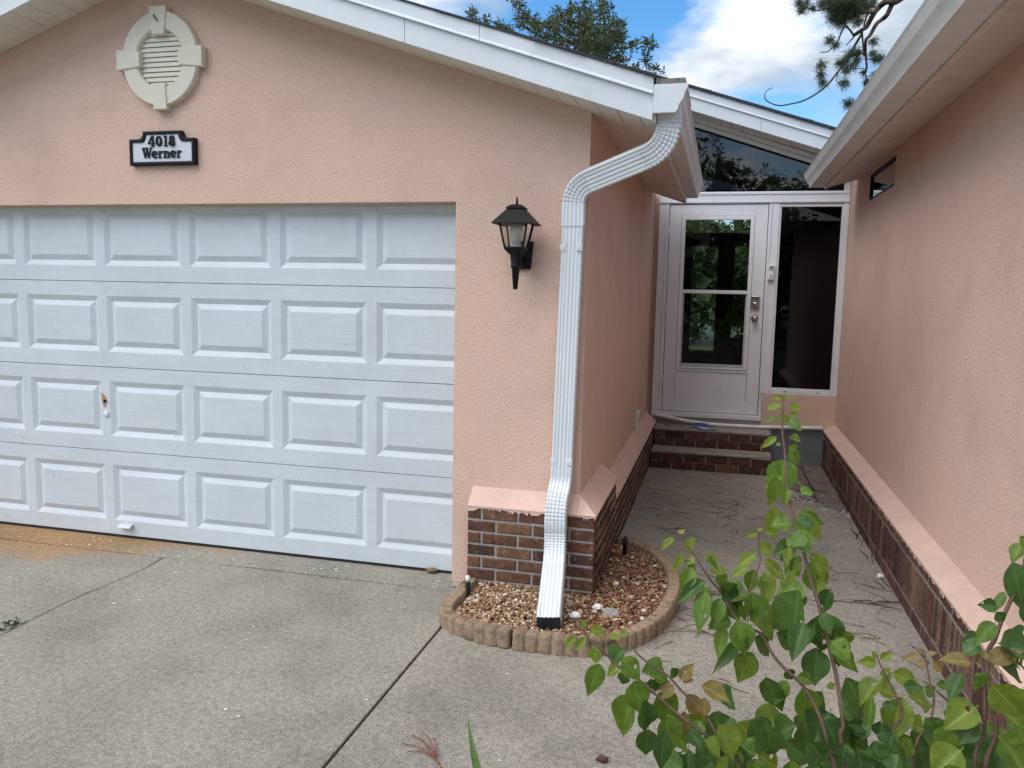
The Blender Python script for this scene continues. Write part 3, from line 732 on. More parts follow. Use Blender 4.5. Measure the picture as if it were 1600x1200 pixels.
# ---- entry: storm door, sidelight, transom and their white frame
fr = MB()
YF = 4.0
fr.box(0.05, 0.148, YF, 4.12, 0.449, 2.484)                    # left jamb
fr.box(1.078, 1.176, YF, 4.12, 0.670, 2.484)                   # mullion
fr.box(1.078, 1.107, YF + 0.002, 4.12, 0.449, 0.668)
fr.box(0.05, 1.788, YF - 0.004, 4.12, 2.486, 2.598)            # head
fr.box(1.742, 1.788, YF, 4.12, 0.716, 2.484)                   # right jamb
fr.box(1.178, 1.788, YF - 0.006, 4.12, 0.670, 0.714)           # sidelight sill
obj('door_frame', fr, M_frame, house, bevel=0.004)
fr = MB()                                                       # raised face strips
fr.box(0.118, 0.140, YF - 0.008, YF - 0.001, 0.452, 2.482); fr.box(1.086, 1.104, YF - 0.008, YF - 0.001, 0.672, 2.482); fr.box(0.055, 1.785, YF - 0.012, YF - 0.005, 2.494, 2.512)
fr.box(0.055, 1.785, YF - 0.012, YF - 0.005, 2.570, 2.590)
obj('frame_bead', fr, M_frame, house, bevel=0.002)
sd = obj('storm_door', MB().box(0.154, 0.268, YF + 0.006, YF + 0.04, 0.455, 2.478).box(0.955, 1.072, YF + 0.006, YF + 0.04, 0.455, 2.478)
         .box(0.268, 0.955, YF + 0.006, YF + 0.04, 2.372, 2.478).box(0.268, 0.955, YF + 0.006, YF + 0.04, 0.455, 0.570)
         .box(0.268, 0.955, YF + 0.008, YF + 0.04, 0.855, 0.885), M_frame, house, bevel=0.004)
obj('kick_panel', MB().box(0.270, 0.953, YF + 0.016, YF + 0.035, 0.572, 0.853), M_frame, sd, bevel=0.004)
gm = MB()
gm.box(0.270, 0.308, YF + 0.0, YF + 0.038, 0.887, 2.370); gm.box(0.917, 0.953, YF + 0.0, YF + 0.038, 0.887, 2.370)
gm.box(0.308, 0.917, YF + 0.0, YF + 0.038, 2.335, 2.370); gm.box(0.308, 0.917, YF + 0.0, YF + 0.038, 0.887, 0.905)
obj('glazing_bead', gm, M_frame, sd, bevel=0.003)
obj('meeting_rail', MB().box(0.308, 0.917, YF - 0.008, YF + 0.034, 1.625, 1.660), M_frame, sd, bevel=0.004)
obj('screen_rail', MB().box(0.308, 0.917, YF + 0.004, YF + 0.034, 0.905, 0.935), M_plastic, sd, bevel=0.003)
for xa, xb in ((0.309, 0.322), (0.904, 0.916)):
    obj('screen_stile', MB().box(xa, xb, YF + 0.008, YF + 0.034, 0.936, 1.624), M_plastic, sd, bevel=0.002)
obj('upper_pane', MB().box(0.308, 0.917, YF + 0.022, YF + 0.026, 1.660, 2.335), M_glass, sd)
obj('lower_pane', MB().box(0.322, 0.904, YF + 0.026, YF + 0.030, 0.935, 1.625), M_glass, sd)
k = MB(); k.box(0.955, 1.036, YF - 0.018, YF + 0.006, 1.487, 1.612)
kp = obj('keypad_lock', k, M_nickel, sd, bevel=0.006)
bt = MB()
for r in range(2):
    for c in range(4): bt.box(0.966 + c * 0.0155, 0.977 + c * 0.0155, YF - 0.022, YF - 0.017, 1.575 + r * 0.015, 1.585 + r * 0.015)
obj('keypad_button', bt, M_dark, kp, bevel=0.001)
obj('turn_piece', MB().rings([[(0.996 + r * math.cos(a * math.pi / 10), y, 1.530 + r * math.sin(a * math.pi / 10)) for a in range(20)] for r, y in ((0.026, YF - 0.017), (0.024, YF - 0.034), (0.010, YF - 0.038))]), M_nickel, kp)
obj('door_knob', MB().rings([[(1.000 + r * math.cos(a * math.pi / 12), y, 1.395 + r * math.sin(a * math.pi / 12)) for a in range(24)] for r, y in ((0.036, YF + 0.006), (0.035, YF - 0.002), (0.014, YF - 0.008), (0.013, YF - 0.03), (0.026, YF - 0.04), (0.030, YF - 0.055), (0.024, YF - 0.068), (0.008, YF - 0.072))]), M_nickel, sd)
hg = MB()
for z in (0.75, 1.46, 2.2): hg.tube([(0.151, YF - 0.006, z - 0.05), (0.151, YF - 0.006, z + 0.05)], 0.006, n=8)
obj('hinge', hg, M_frame, sd)
sl = obj('sidelight_window', MB().box(1.178, 1.740, YF + 0.05, YF + 0.056, 0.716, 2.482), M_glass_side, house)
sf = MB(); sf.box(1.177, 1.192, YF + 0.01, YF + 0.07, 0.716, 2.484).box(1.728, 1.741, YF + 0.01, YF + 0.07, 0.716, 2.484).box(1.192, 1.728, YF + 0.01, YF + 0.07, 2.455, 2.484).box(1.192, 1.728, YF + 0.01, YF + 0.07, 0.716, 0.730)
obj('glazing_bead', sf, M_frame, sl, bevel=0.002)
obj('weep_slot', MB().box(1.295, 1.325, YF - 0.0075, YF - 0.003, 0.700, 0.706).box(1.60, 1.63, YF - 0.0075, YF - 0.003, 0.700, 0.706), M_dark, sl)
def gt(x): return 3.223 - 0.336 * (x - 0.329)
tw = obj('transom_window', MB().prism([(0.09, 2.606), (1.735, 2.606), (1.735, gt(1.735)), (0.09, gt(0.09))], 'y', 4.062, 4.068), M_glass_dark, house)
tf = MB(); tf.prism([(0.05, gt(0.05) + 0.004), (1.788, gt(1.788) + 0.004), (1.788, gt(1.788) + 0.042), (0.05, gt(0.05) + 0.042)], 'y', 4.02, 4.088)
tf.prism([(0.05, gt(0.05) + 0.046), (1.788, gt(1.788) + 0.046), (1.788, gt(1.788) + 0.088), (0.05, gt(0.05) + 0.088)], 'y', 4.005, 4.088)
tf.box(1.738, 1.788, 4.02, 4.088, 2.6, gt(1.788)); tf.box(0.05, 0.088, 4.02, 4.088, 2.6, gt(0.088))
obj('window_frame', tf, M_soffit_w, tw, bevel=0.003)
obj('glazing_seal', MB().prism([(0.09, gt(0.09) - 0.014), (1.735, gt(1.735) - 0.014), (1.735, gt(1.735) + 0.003), (0.09, gt(0.09) + 0.003)], 'y', 4.05, 4.075), M_dark, tw)
# high window in the right wing
hw = obj('high_window', MB().box(1.806, 1.810, HW[0] + 0.02, HW[1] - 0.02, HW[2] + 0.02, HW[3] - 0.02), M_glass_dark, house)
hf = MB(); hf.box(1.793, 1.83, HW[0] + .001, HW[0] + 0.022, HW[2] + .001, HW[3] - .001).box(1.793, 1.83, HW[1] - 0.022, HW[1] - .001, HW[2] + .001, HW[3] - .001).box(1.793, 1.83, HW[0] + 0.022, HW[1] - 0.022, HW[2] + .001, HW[2] + 0.022).box(1.793, 1.83, HW[0] + 0.022, HW[1] - 0.022, HW[3] - 0.022, HW[3] - .001)
obj('window_frame', hf, M_black, hw, bevel=0.003)
obj('backing', MB().box(1.94, 1.98, HW[0], HW[1], HW[2], HW[3]), M_room, hw)

# ragged lower edge of the ledge paint over the top course
def paint_edge(P, L_, z1, dz):
    # P(t, z): a point on the brick face, t metres along it
    mb = MB(); t = 0.0; prev = random.uniform(.3, 1) * dz
    while t < L_ - 0.004:
        t2 = min(L_, t + random.choice((0.003, 0.004, 0.006, 0.011, 0.02, 0.03))); h = 0.001 + random.random() ** 2.5 * dz
        mb.add([P(t, z1), P(t2, z1), P(t2, z1 - h), P(t, z1 - prev)], [(0, 1, 2, 3)])
        t = t2; prev = h
    return mb
obj('paint_edge', paint_edge(lambda t, z: (-0.590 + t, -0.1035, z), 0.692, 0.463, 0.020), M_ledge, house)
obj('paint_edge', paint_edge(lambda t, z: (0.1035, -0.10 + t, z), 0.90, 0.463, 0.016), M_ledge, house)
obj('paint_edge', paint_edge(lambda t, z: (1.6822, 4.0 - t, z), 5.5, 0.338, 0.016), M_ledge, house)
# ------------------------------------------------------------------ gutters and downspout
def shell(poly, t=0.0022):
    pts = [Vector((a, b)) for a, b in poly]; inner = []
    for i, p in enumerate(pts):
        a = pts[max(i - 1, 0)]; b = pts[min(i + 1, len(pts) - 1)]; d = (b - a).normalized()
        inner.append((p.x - d.y * t, p.y + d.x * t))
    return poly + inner[::-1]
gut = thing('gutter', 'dirty white gutter along the garage side eave, with the downspout outlet', 'gutter', (0.41, -0.30, 2.445))
kp_ = [(0.348, 2.550), (0.348, 2.446), (0.432, 2.446), (0.439, 2.452), (0.447, 2.478), (0.462, 2.502), (0.470, 2.532), (0.484, 2.549), (0.476, 2.556)]
obj('trough', MB().prism(shell(kp_), 'y', -0.297, 3.148), M_gutter, gut)
obj('end_cap', MB().prism([(0.333, 2.566), (0.333, 2.440), (0.434, 2.440), (0.443, 2.450), (0.452, 2.478), (0.468, 2.502), (0.476, 2.532), (0.488, 2.552), (0.484, 2.566)], 'y', -0.3145, -0.299), M_white, gut, bevel=0.002)
obj('end_cap', MB().prism([(0.348, 2.550), (0.348, 2.446), (0.434, 2.446), (0.447, 2.478), (0.462, 2.502), (0.470, 2.532), (0.484, 2.549)], 'y', 3.1485, 3.152), M_gutter, gut)
gut2 = thing('gutter', 'long white gutter along the eave of the right hand wing', 'gutter', (1.42, -2.5, 2.568))
kq = [(1.497, 2.690), (1.497, 2.566), (1.386, 2.566), (1.376, 2.563), (1.372, 2.572), (1.378, 2.580), (1.362, 2.606), (1.345, 2.628), (1.330, 2.662), (1.322, 2.674), (1.332, 2.682)]
obj('trough', MB().prism(shell(kq, -0.0022), 'y', -2.5, 3.49), M_gutter, gut2)
obj('end_cap', MB().prism(kq[:-1], 'y', 3.491, 3.496), M_gutter, gut2)

ds = thing('downspout', 'white ribbed metal downspout from the gutter down the garage corner', 'downspout', (-0.06, -0.62, 0.05))
def spout_profile(w_, d_, rib=0.004):
    # closed rectangle profile in (side, normal), ribbed on the two broad faces
    out = []; n = 26
    for i in range(n + 1):
        t = -1 + 2 * i / n
        r = rib * (0.5 - 0.5 * math.cos((t + 1) * math.pi * 5)) if abs(t) < 0.82 else 0
        out.append((t * (w_ / 2 - 0.006), d_ / 2 - r))
    out += [(w_ / 2 - 0.002, d_ / 2 - 0.003), (w_ / 2, d_ / 2 - 0.009), (w_ / 2, -d_ / 2 + 0.006), (w_ / 2 - 0.006, -d_ / 2), (-w_ / 2 + 0.006, -d_ / 2), (-w_ / 2, -d_ / 2 + 0.006), (-w_ / 2, d_ / 2 - 0.009), (-w_ / 2 + 0.002, d_ / 2 - 0.003)]
    return out
def resample(pts, flags, step):
    out, of = [], []
    for a, b, f in zip(pts[:-1], pts[1:], flags[:-1]):
        n = max(1, int((b - a).length / step))
        for i in range(n): out.append(a + (b - a) * i / n); of.append(f)
    out.append(pts[-1]); of.append(flags[-1]); return out, of
def sweep(pts, N0, w_, d_, crimp, hollow_end=False, amp=0.005, per=0.017):
    rings = []; N = Vector(N0); s_ = 0
    for k, p in enumerate(pts):
        T = (pts[min(k + 1, len(pts) - 1)] - pts[max(k - 1, 0)]).normalized()
        N = (N - T * N.dot(T)).normalized(); S_ = N.cross(T).normalized()
        if k: s_ += (p - pts[k - 1]).length
        g = 0
        if crimp and crimp[k]:
            g = amp * (1 if (s_ / per) % 1 < 0.3 else 0)
        rings.append([p + S_ * (u * (1 - g / w_ * 2)) + N * (v * (1 - g / d_ * 2)) for u, v in spout_profile(w_, d_)])
    mb = MB(); mb.rings(rings, True, False, True)
    if hollow_end: 
        inn = [[q + (pts[-1] - q) * 0.05 for q in rings[-1]], [q + (pts[-1] - q) * 0.10 - (pts[-1] - pts[-2]).normalized() * 0.16 for q in rings[-1]]]
        ib = MB(); ib.rings([rings[-1], inn[0], inn[1]], True, True, False); obj('outlet', ib, M_spout_shade, ds)  # capped lining coloured dark in place of shade inside the pipe
    return mb, N
W_, D_ = 0.111, 0.078
top = [(0.392, -0.215, 2.56), (0.408, -0.215, 2.305), (-0.065, -0.052, 2.150), (-0.065, -0.052, 1.95)]
pts, fl = fillet(top, 0.19, 80)
i_mid = [i for i in range(1, len(fl)) if fl[i]]
pts1, fl1 = pts, fl
ptsA, flA = resample(pts1, fl1, 0.05)
# two elbows and the sloping piece between them
mb, Nn = sweep(ptsA, (0.05, -1, 0), W_ + 0.004, D_ + 0.004, [1 if f else 0 for f in flA])
obj('elbow', mb, M_white, ds)
mid = [Vector((-0.065, -0.052, 1.965)), Vector((-0.075, -0.054, 1.4)), Vector((-0.088, -0.056, 0.69))]
mb, Nn = sweep(mid, Nn, W_ - 0.003, D_ - 0.003, None)
obj('pipe', mb, M_white, ds)
lowp = [(-0.0875, -0.056, 0.72), (-0.089, -0.058, 0.655), (-0.097, -0.155, 0.515), (-0.094, -0.160, 0.30), (-0.088, -0.175, 0.235), (-0.034, -0.590, 0.068)]
lowp = [(-0.0875, -0.056, 0.72), (-0.089, -0.058, 0.64), (-0.098, -0.150, 0.520), (-0.092, -0.158, 0.270), (-0.030, -0.600, 0.085)]
ptsL, flL = fillet(lowp, 0.32, 54)
ptsL, flL = resample(ptsL, flL, 0.04)
mb, N2 = sweep(ptsL, Nn, W_ + 0.001, D_ + 0.001, [1 if f else 0 for f in flL], hollow_end=True, amp=0.004)
obj('shoe_elbow', mb, M_white, ds)
for zz, xx in ((1.845, -0.067), (0.745, -0.086)):
    for sx in (-1, 1):
        st = MB(); st.box(xx + sx * 0.042 - 0.015, xx + sx * 0.042 + 0.014, -0.0955, -0.0905, zz - 0.016, zz + 0.016)
        st.rings([[(xx + sx * 0.042 + r * math.cos(a * math.pi / 4), y, zz + r * math.sin(a * math.pi / 4)) for a in range(8)] for r, y in ((0.005, -0.0955), (0.0045, -0.099))])
        obj('strap', st, M_white, ds, bevel=0.0008, segs=1)
# ------------------------------------------------------------------ wall lantern
LX, LY = -0.338, -0.150
lan = thing('wall_lantern', 'black coach lantern on the pink wall beside the garage door', 'wall lamp', (LX, 0, 1.63))
obj('back_plate', MB().prism([(LX - 0.045, 1.735), (LX + 0.045, 1.735), (LX + 0.058, 1.878), (LX - 0.050, 1.878)], 'y', -0.022, -0.0005), M_black, lan, bevel=0.004)
obj('bracket', MB().tube(smooth_path([(LX, -0.02, 1.79), (LX, -0.07, 1.765), (LX, -0.12, 1.77), (LX, LY, 1.785)], 4), 0.014, 0.014, 8), M_black, lan)
st = MB(); st.lathe(LX, LY, [(0.002, 1.628), (0.012, 1.634), (0.021, 1.735), (0.026, 1.74), (0.026, 1.75), (0.024, 1.755), (0.030, 1.80), (0.034, 1.812)], 14)
obj('stem', st, M_black, lan)
def sq(h, z, hy=None): hy = hy or h; return [(LX - h, LY - hy, z), (LX + h, LY - hy, z), (LX + h, LY + hy, z), (LX - h, LY + hy, z)]
cup = MB(); cup.rings([sq(0.030, 1.806), sq(0.047, 1.826), sq(0.051, 1.834), sq(0.051, 1.842), sq(0.042, 1.842)], True, True, False)
obj('cup', cup, M_black, lan, bevel=0.002)
for sx in (-1, 1):
    for sy in (-1, 1):
        p = MB(); p.tube([(LX + sx * 0.047, LY + sy * 0.047, 1.838), (LX + sx * 0.071, LY + sy * 0.071, 1.962)], 0.0058, 0.0058, 4)
        obj('post', p, M_black, lan)
for (a, b) in (((-1, -1), (1, -1)), ((1, -1), (1, 1)), ((1, 1), (-1, 1)), ((-1, 1), (-1, -1))):
    g = MB(); q = 0.92
    g.add([(LX + a[0] * 0.046, LY + a[1] * 0.046, 1.842), (LX + b[0] * 0.046, LY + b[1] * 0.046, 1.842), (LX + b[0] * 0.069, LY + b[1] * 0.069, 1.958), (LX + a[0] * 0.069, LY + a[1] * 0.069, 1.958)], [(0, 1, 2, 3)])
    obj('glass_pane', g, M_glass_clear, lan)
rf = MB(); rf.rings([sq(0.070, 1.955), sq(0.103, 1.952), sq(0.104, 1.957), sq(0.044, 2.026), sq(0.039, 2.032), sq(0.010, 2.033)], True, True, False)
obj('lamp_roof', rf, M_black, lan, bevel=0.0015)
rf = MB(); rf.rings([sq(0.047, 2.030), sq(0.048, 2.034), sq(0.027, 2.050), sq(0.010, 2.053)], True, True, False)
obj('chimney_cap', rf, M_black, lan, bevel=0.002)
fi = MB(); fi.lathe(LX, LY, [(0.006, 2.050), (0.006, 2.072), (0.0045, 2.074), (0.0045, 2.086), (0.001, 2.092)], 10)
obj('finial', fi, M_black, lan)
bu = MB(); bu.lathe(LX, LY, [(0.004, 1.853), (0.022, 1.853), (0.024, 1.90), (0.034, 1.916), (0.036, 1.93), (0.028, 1.95), (0.01, 1.958)], 18)
obj('bulb', bu, M_whiteplastic, lan)
obj('socket', MB().lathe(LX, LY, [(0.028, 1.838), (0.028, 1.852), (0.004, 1.853)], 16), M_plastic, lan)

# ------------------------------------------------------------------ house sign
sgn = thing('house_sign', 'small black rimmed white plaque with raised number and name above the garage door', 'house sign', (-2.485, 0, 2.305))
SX = -2.484
def sign_outline(k):
    # k: inset
    xL, xR, zB, zM, zT, xa, xb = SX - 0.222 + k, SX + 0.214 - k, 2.303 + k, 2.452 - k, 2.495 - k, SX - 0.128 + k, SX + 0.128 - k
    pts = [(xL, zB), (xR, zB), (xR, zM)]
    c = 0.030
    for i in range(5):
        t = i / 4 * math.pi / 2; pts.append((xb + c * (1 - math.sin(t)), zM + c * (1 - math.cos(t)) * ((zT - zM) / c if i == 4 else 1) if False else zM + (zT - zM) * (1 - math.cos(t))))
    for i in range(5):
        t = (4 - i) / 4 * math.pi / 2; pts.append((xa - c * (1 - math.sin(t)), zM + (zT - zM) * (1 - math.cos(t))))
    pts.append((xL, zM)); return pts
o1, o2 = sign_outline(0.0), sign_outline(0.020)
rim = MB(); rim.rings([[(x, y, z) for x, z in o] for o, y in ((o1, -0.001), (o1, -0.030), (sign_outline(0.004), -0.036), (sign_outline(0.016), -0.036), (o2, -0.032), (o2, -0.026))], True, False, False)
obj('rim', rim, M_black, sgn, bevel=0.002)
fm = MB(); fm.rings([[(x, y, z) for x, z in o2] for y in (-0.020, -0.027)], True, True, False)
obj('plaque', fm, M_signface, sgn)
def strokes(mb, segs, ox, oz, sc, y0, k0=0):
    # segs: (x0,z0,x1,z1,w0,w1) stroke quads, in letter heights; each a hair deeper than the last so that none share a plane
    for i, (x0, z0, x1, z1, w0, w1) in enumerate(segs):
        d = Vector((x1 - x0, z1 - z0)).normalized(); nx, nz = -d.y, d.x
        P = [(x0 + nx * w0 / 2, z0 + nz * w0 / 2), (x1 + nx * w1 / 2, z1 + nz * w1 / 2), (x1 - nx * w1 / 2, z1 - nz * w1 / 2), (x0 - nx * w0 / 2, z0 - nz * w0 / 2)]
        P = [(ox + a * sc, oz + b * sc) for a, b in P]
        mb.prism(P, 'y', -0.0265, y0 - 0.00025 * i)
def arc(cx, cz, rx, rz, a0, a1, wf, n=10):
    out = []
    for i in range(n):
        t0, t1 = a0 + (a1 - a0) * i / n, a0 + (a1 - a0) * (i + 1) / n; e = 0.06 * (t1 - t0)
        p0 = (cx + rx * math.cos(t0 - e), cz + rz * math.sin(t0 - e)); p1 = (cx + rx * math.cos(t1 + e), cz + rz * math.sin(t1 + e))
        out.append((p0[0], p0[1], p1[0], p1[1], wf(t0), wf(t1)))
    return out
thick = lambda t: 0.12 + 0.10 * abs(math.cos(t))
PI2 = 2 * math.pi
G = {
 '4': ([(0.46, 1.0, 0.06, 0.32, 0.12, 0.14), (0.0, 0.30, 0.76, 0.30, 0.13, 0.13), (0.53, 1.02, 0.53, 0.0, 0.20, 0.20), (0.34, 0.04, 0.74, 0.04, 0.09, 0.09)], 0.87),
 '0': (arc(0.36, 0.5, 0.25, 0.42, 0, PI2, thick, 16), 0.84),
 '1': ([(0.27, 1.0, 0.27, 0.0, 0.22, 0.22), (0.05, 0.90, 0.27, 0.97, 0.12, 0.10), (0.06, 0.045, 0.48, 0.045, 0.10, 0.10)], 0.62),
 '8': (arc(0.34, 0.73, 0.20, 0.20, 0, PI2, thick, 14) + arc(0.34, 0.27, 0.24, 0.21, 0, PI2, thick, 14), 0.74),
 'W': ([(0.12, 0.96, 0.36, 0.02, 0.22, 0.18), (0.36, 0.02, 0.56, 0.80, 0.10, 0.10), (0.50, 0.96, 0.76, 0.02, 0.22, 0.18), (0.76, 0.02, 0.98, 0.96, 0.10, 0.10), (0.0, 0.955, 0.30, 0.955, 0.09, 0.09), (0.40, 0.958, 0.68, 0.958, 0.09, 0.09), (0.84, 0.955, 1.12, 0.955, 0.09, 0.09)], 1.10),
 'e': (arc(0.32, 0.34, 0.24, 0.28, 0.05, PI2 - 0.75, thick, 14) + [(0.10, 0.36, 0.58, 0.36, 0.08, 0.08)], 0.68),
 'r': ([(0.18, 0.66, 0.18, 0.0, 0.19, 0.19), (0.02, 0.62, 0.26, 0.62, 0.09, 0.09), (0.0, 0.045, 0.38, 0.045, 0.09, 0.09), (0.22, 0.42, 0.42, 0.60, 0.12, 0.16), (0.40, 0.60, 0.52, 0.56, 0.17, 0.15)], 0.58),
 'n': ([(0.18, 0.66, 0.18, 0.0, 0.19, 0.19), (0.02, 0.62, 0.26, 0.62, 0.09, 0.09), (0.0, 0.045, 0.35, 0.045, 0.09, 0.09), (0.22, 0.46, 0.40, 0.60, 0.11, 0.14), (0.38, 0.60, 0.56, 0.56, 0.14, 0.14), (0.57, 0.60, 0.57, 0.0, 0.19, 0.19), (0.42, 0.047, 0.75, 0.047, 0.09, 0.09)], 0.80),
}
def word(txt, cx, z, sc, name):
    tot = sum(G[c][1] for c in txt) * sc; x = cx - tot / 2
    for c in txt:
        m = MB(); strokes(m, G[c][0], x, z, sc, -0.0325); obj(name, m, M_black, sgn); x += G[c][1] * sc
word('4018', SX - 0.003, 2.408, 0.060, 'numeral')
word('Werner', SX - 0.004, 2.343, 0.060, 'letter')
obj('screw', MB().rings([[(SX + 0.002 + 0.0035 * math.cos(a), y, 2.4735 + 0.0035 * math.sin(a)) for a in [i * math.pi / 4 for i in range(8)]] for y in (-0.027, -0.030)]), M_black, sgn)

# ------------------------------------------------------------------ doorbell, wall outlet
db = thing('doorbell', 'small grey and white doorbell on the white post beside the entry door', 'doorbell', (1.126, 3.99, 1.765))
obj('body', MB().box(1.098, 1.154, 3.960, 3.9995, 1.765, 1.910), M_whiteplastic, db, bevel=0.010)
obj('camera_face', MB().box(1.104, 1.148, 3.957, 3.962, 1.852, 1.902), M_plastic, db, bevel=0.003)
obj('lens', MB().rings([[(1.126 + r * math.cos(a * math.pi / 8), y, 1.882 + r * math.sin(a * math.pi / 8)) for a in range(16)] for r, y in ((0.010, 3.958), (0.009, 3.953))]), M_black, db)
obj('button', MB().rings([[(1.126 + r * math.cos(a * math.pi / 8), y, 1.802 + r * math.sin(a * math.pi / 8)) for a in range(16)] for r, y in ((0.016, 3.961), (0.015, 3.955))]), M_plastic, db)
ob = thing('wall_outlet', 'weathered white outlet cover low on the garage side wall', 'outlet cover', (0.02, 2.9, 0.42))
obj('cover', MB().box(0.0005, 0.022, 2.84, 2.94, 0.445, 0.600), M_whiteplastic, ob, bevel=0.006)
obj('flap', MB().box(0.022, 0.034, 2.855, 2.925, 0.53, 0.59), M_whiteplastic, ob, bevel=0.004)
obj('conduit', MB().tube([(0.018, 2.86, 0.447), (0.018, 2.86, 0.41)], 0.011, 0.011, 10), M_whiteplastic, ob)

# ------------------------------------------------------------------ entry steps
stp = thing('entry_steps', 'two low brown brick steps with worn concrete treads below the entry door', 'steps', (0.65, 3.66, 0))
obj('core', MB().box(0.112, 1.180, 3.372, 3.96, -0.05, 0.148).box(0.112, 1.180, 3.652, 3.96, 0.148, 0.316), M_mortar, stp)
bc2 = {}
def sbrick(l, h, x, y, z):
    b_ = brick(stp, l, h, 0.09, (x - stp.location.x, y - stp.location.y, z - stp.location.z), 0, M_brick_d)
for (yy, z0, hs) in ((3.360, 0.0, (0.066, 0.066)), (3.640, 0.166, (0.066, 0.066))):
    z = z0
    for r, h in enumerate(hs):
        x = 0.110; first = 0.095 if r % 2 else 0.19
        while x < 1.17:
            l = min(first, 1.186 - x); first = 0.19
            if l > 0.03: sbrick(l, h, x, yy + random.uniform(-.003, .003), z)
            x += l + 0.010
        z += h + 0.008
tr = MB(); tr.prism([(0.108, 3.352), (0.50, 3.356), (0.95, 3.350), (1.02, 3.365), (1.09, 3.40), (1.188, 3.42), (1.188, 3.639), (0.108, 3.639)], 'z', 0.149, 0.165)
obj('tread', tr, M_tread, stp, bevel=0.005)
tr = MB(); tr.prism([(0.108, 3.632), (0.6, 3.636), (1.188, 3.645), (1.188, 3.96), (0.108, 3.96)], 'z', 0.316, 0.330)
obj('tread', tr, M_tread, stp, bevel=0.005)

pp = obj('pipe', MB().tube(smooth_path([(0.09, 3.935, 0.420), (0.22, 3.93, 0.398), (0.42, 3.92, 0.368), (0.63, 3.915, 0.352), (0.85, 3.92, 0.349), (1.1, 3.93, 0.351), (1.4, 3.945, 0.360), (1.675, 3.945, 0.372)], 6), 0.019, 0.019, 12), M_whiteplastic)
recenter(tag(pp, 'long thin white plastic pipe lying along the foot of the entry wall', 'pipe'))
# folded flyer
M_blue = simple('print_blue', (0.04, 0.10, 0.26), 0.5, 0.4)
fl_ = thing('flyer', 'folded paper leaflet with blue border on the top step', 'leaflet', (0.58, 3.75, 0.332))
f = MB(); f.prism([(0.46, 3.86), (0.62, 3.84), (0.70, 3.66), (0.545, 3.64)], 'z', 0.333, 0.336)
obj('sheet', f, M_blue, fl_)
f = MB(); f.prism([(0.495, 3.825), (0.605, 3.812), (0.662, 3.69), (0.555, 3.672)], 'z', 0.337, 0.3375)
obj('inner_page', f, simple('paper', (0.42, 0.47, 0.56), 0.6), fl_)
f = MB(); f.add([(0.46, 3.862, 0.334), (0.62, 3.842, 0.334), (0.60, 3.89, 0.362), (0.47, 3.905, 0.365)], [(0, 1, 2, 3)]); f.add([(0.46, 3.864, 0.334), (0.62, 3.844, 0.334), (0.60, 3.892, 0.362), (0.47, 3.907, 0.365)], [(3, 2, 1, 0)])
obj('folded_page', f, M_blue, fl_)

# ------------------------------------------------------------------ scalloped edging blocks round the gravel corner
outer = smooth_path([(-0.585, -0.13), (-0.592, -0.34), (-0.590, -0.54), (-0.50, -0.655), (-0.30, -0.735), (-0.02, -0.750), (0.235, -0.695), (0.43, -0.475), (0.527, -0.14), (0.535, 0.22), (0.448, 0.55), (0.275, 0.81), (0.13, 0.90)], 20)
acc = [0.0]
for a, b in zip(outer[:-1], outer[1:]): acc.append(acc[-1] + (b - a).length)
def on_path(s_):
    s_ = max(0.0, min(s_, acc[-1] - 1e-4))
    for i in range(len(acc) - 1):
        if acc[i + 1] >= s_:
            t = (s_ - acc[i]) / (acc[i + 1] - acc[i]); p = outer[i].lerp(outer[i + 1], t); d = (outer[i + 1] - outer[i]).normalized()
            return p, d
    return outer[-1], d
TH = 0.068
def edging(s0, s1, h, lobes, tilt, label):
    rings_b, n = [], lobes * 10
    base, in_ = [], []
    for i in range(n + 1):
        s_ = s0 + (s1 - s0) * i / n
        p, d = on_path(s_); nr = Vector((-d.y, d.x))      # inward (to the left of travel)
        ph = (i / 10) % 1
        lobe = abs(math.sin(math.pi * (i / 10)))
        off = 0.013 * (1 - lobe ** 0.5)
        base.append(Vector((p.x, p.y)) + nr * off); in_.append(Vector((p.x, p.y)) + nr * (TH - 0.006 * (1 - lobe ** 0.5)))
    poly = [(q.x, q.y) for q in base] + [(q.x, q.y) for q in reversed(in_)]
    cx = sum(q[0] for q in poly) / len(poly); cy = sum(q[1] for q in poly) / len(poly)
    # layers: foot, wall, rounded shoulder
    def lay(z, k):
        out = []
        m = len(base)
        for j in range(m):
            a, b = base[j], in_[j]; c = (a + b) / 2
            zz = z - (0.010 * (1 - abs(math.sin(math.pi * j / 10)) ** 0.5) if z > 0.05 else 0)
            jit = 0.0012
            out.append(((a + (c - a) * k).x + random.uniform(-jit, jit), (a + (c - a) * k).y + random.uniform(-jit, jit), zz + random.uniform(-jit, jit)))
        for j in range(m - 1, -1, -1):
            a, b = base[j], in_[j]; c = (a + b) / 2
            zz = z - (0.006 * (1 - abs(math.sin(math.pi * j / 10)) ** 0.5) if z > 0.05 else 0)
            out.append(((b + (c - b) * k).x, (b + (c - b) * k).y, zz))
        return out
    mb = MB(); L0, L1, L2, L3 = lay(0.0, 0.0), lay(h - 0.014, 0.0), lay(h - 0.004, 0.08), lay(h, 0.24)
    mb.rings([L0, L1, L2, L3], True, False, True)
    m = len(base); o = len(mb.v)
    mb.add(L3, [(j, j + 1, 2 * m - 2 - j, 2 * m - 1 - j) for j in range(m - 1)])
    ob_ = obj('edging_block', mb, M_edge)
    recenter(ob_); ob_.rotation_euler = (tilt * 0.6, tilt, 0)
    return tag(ob_, label, 'edging block', 'scalloped edging blocks round the gravel corner')
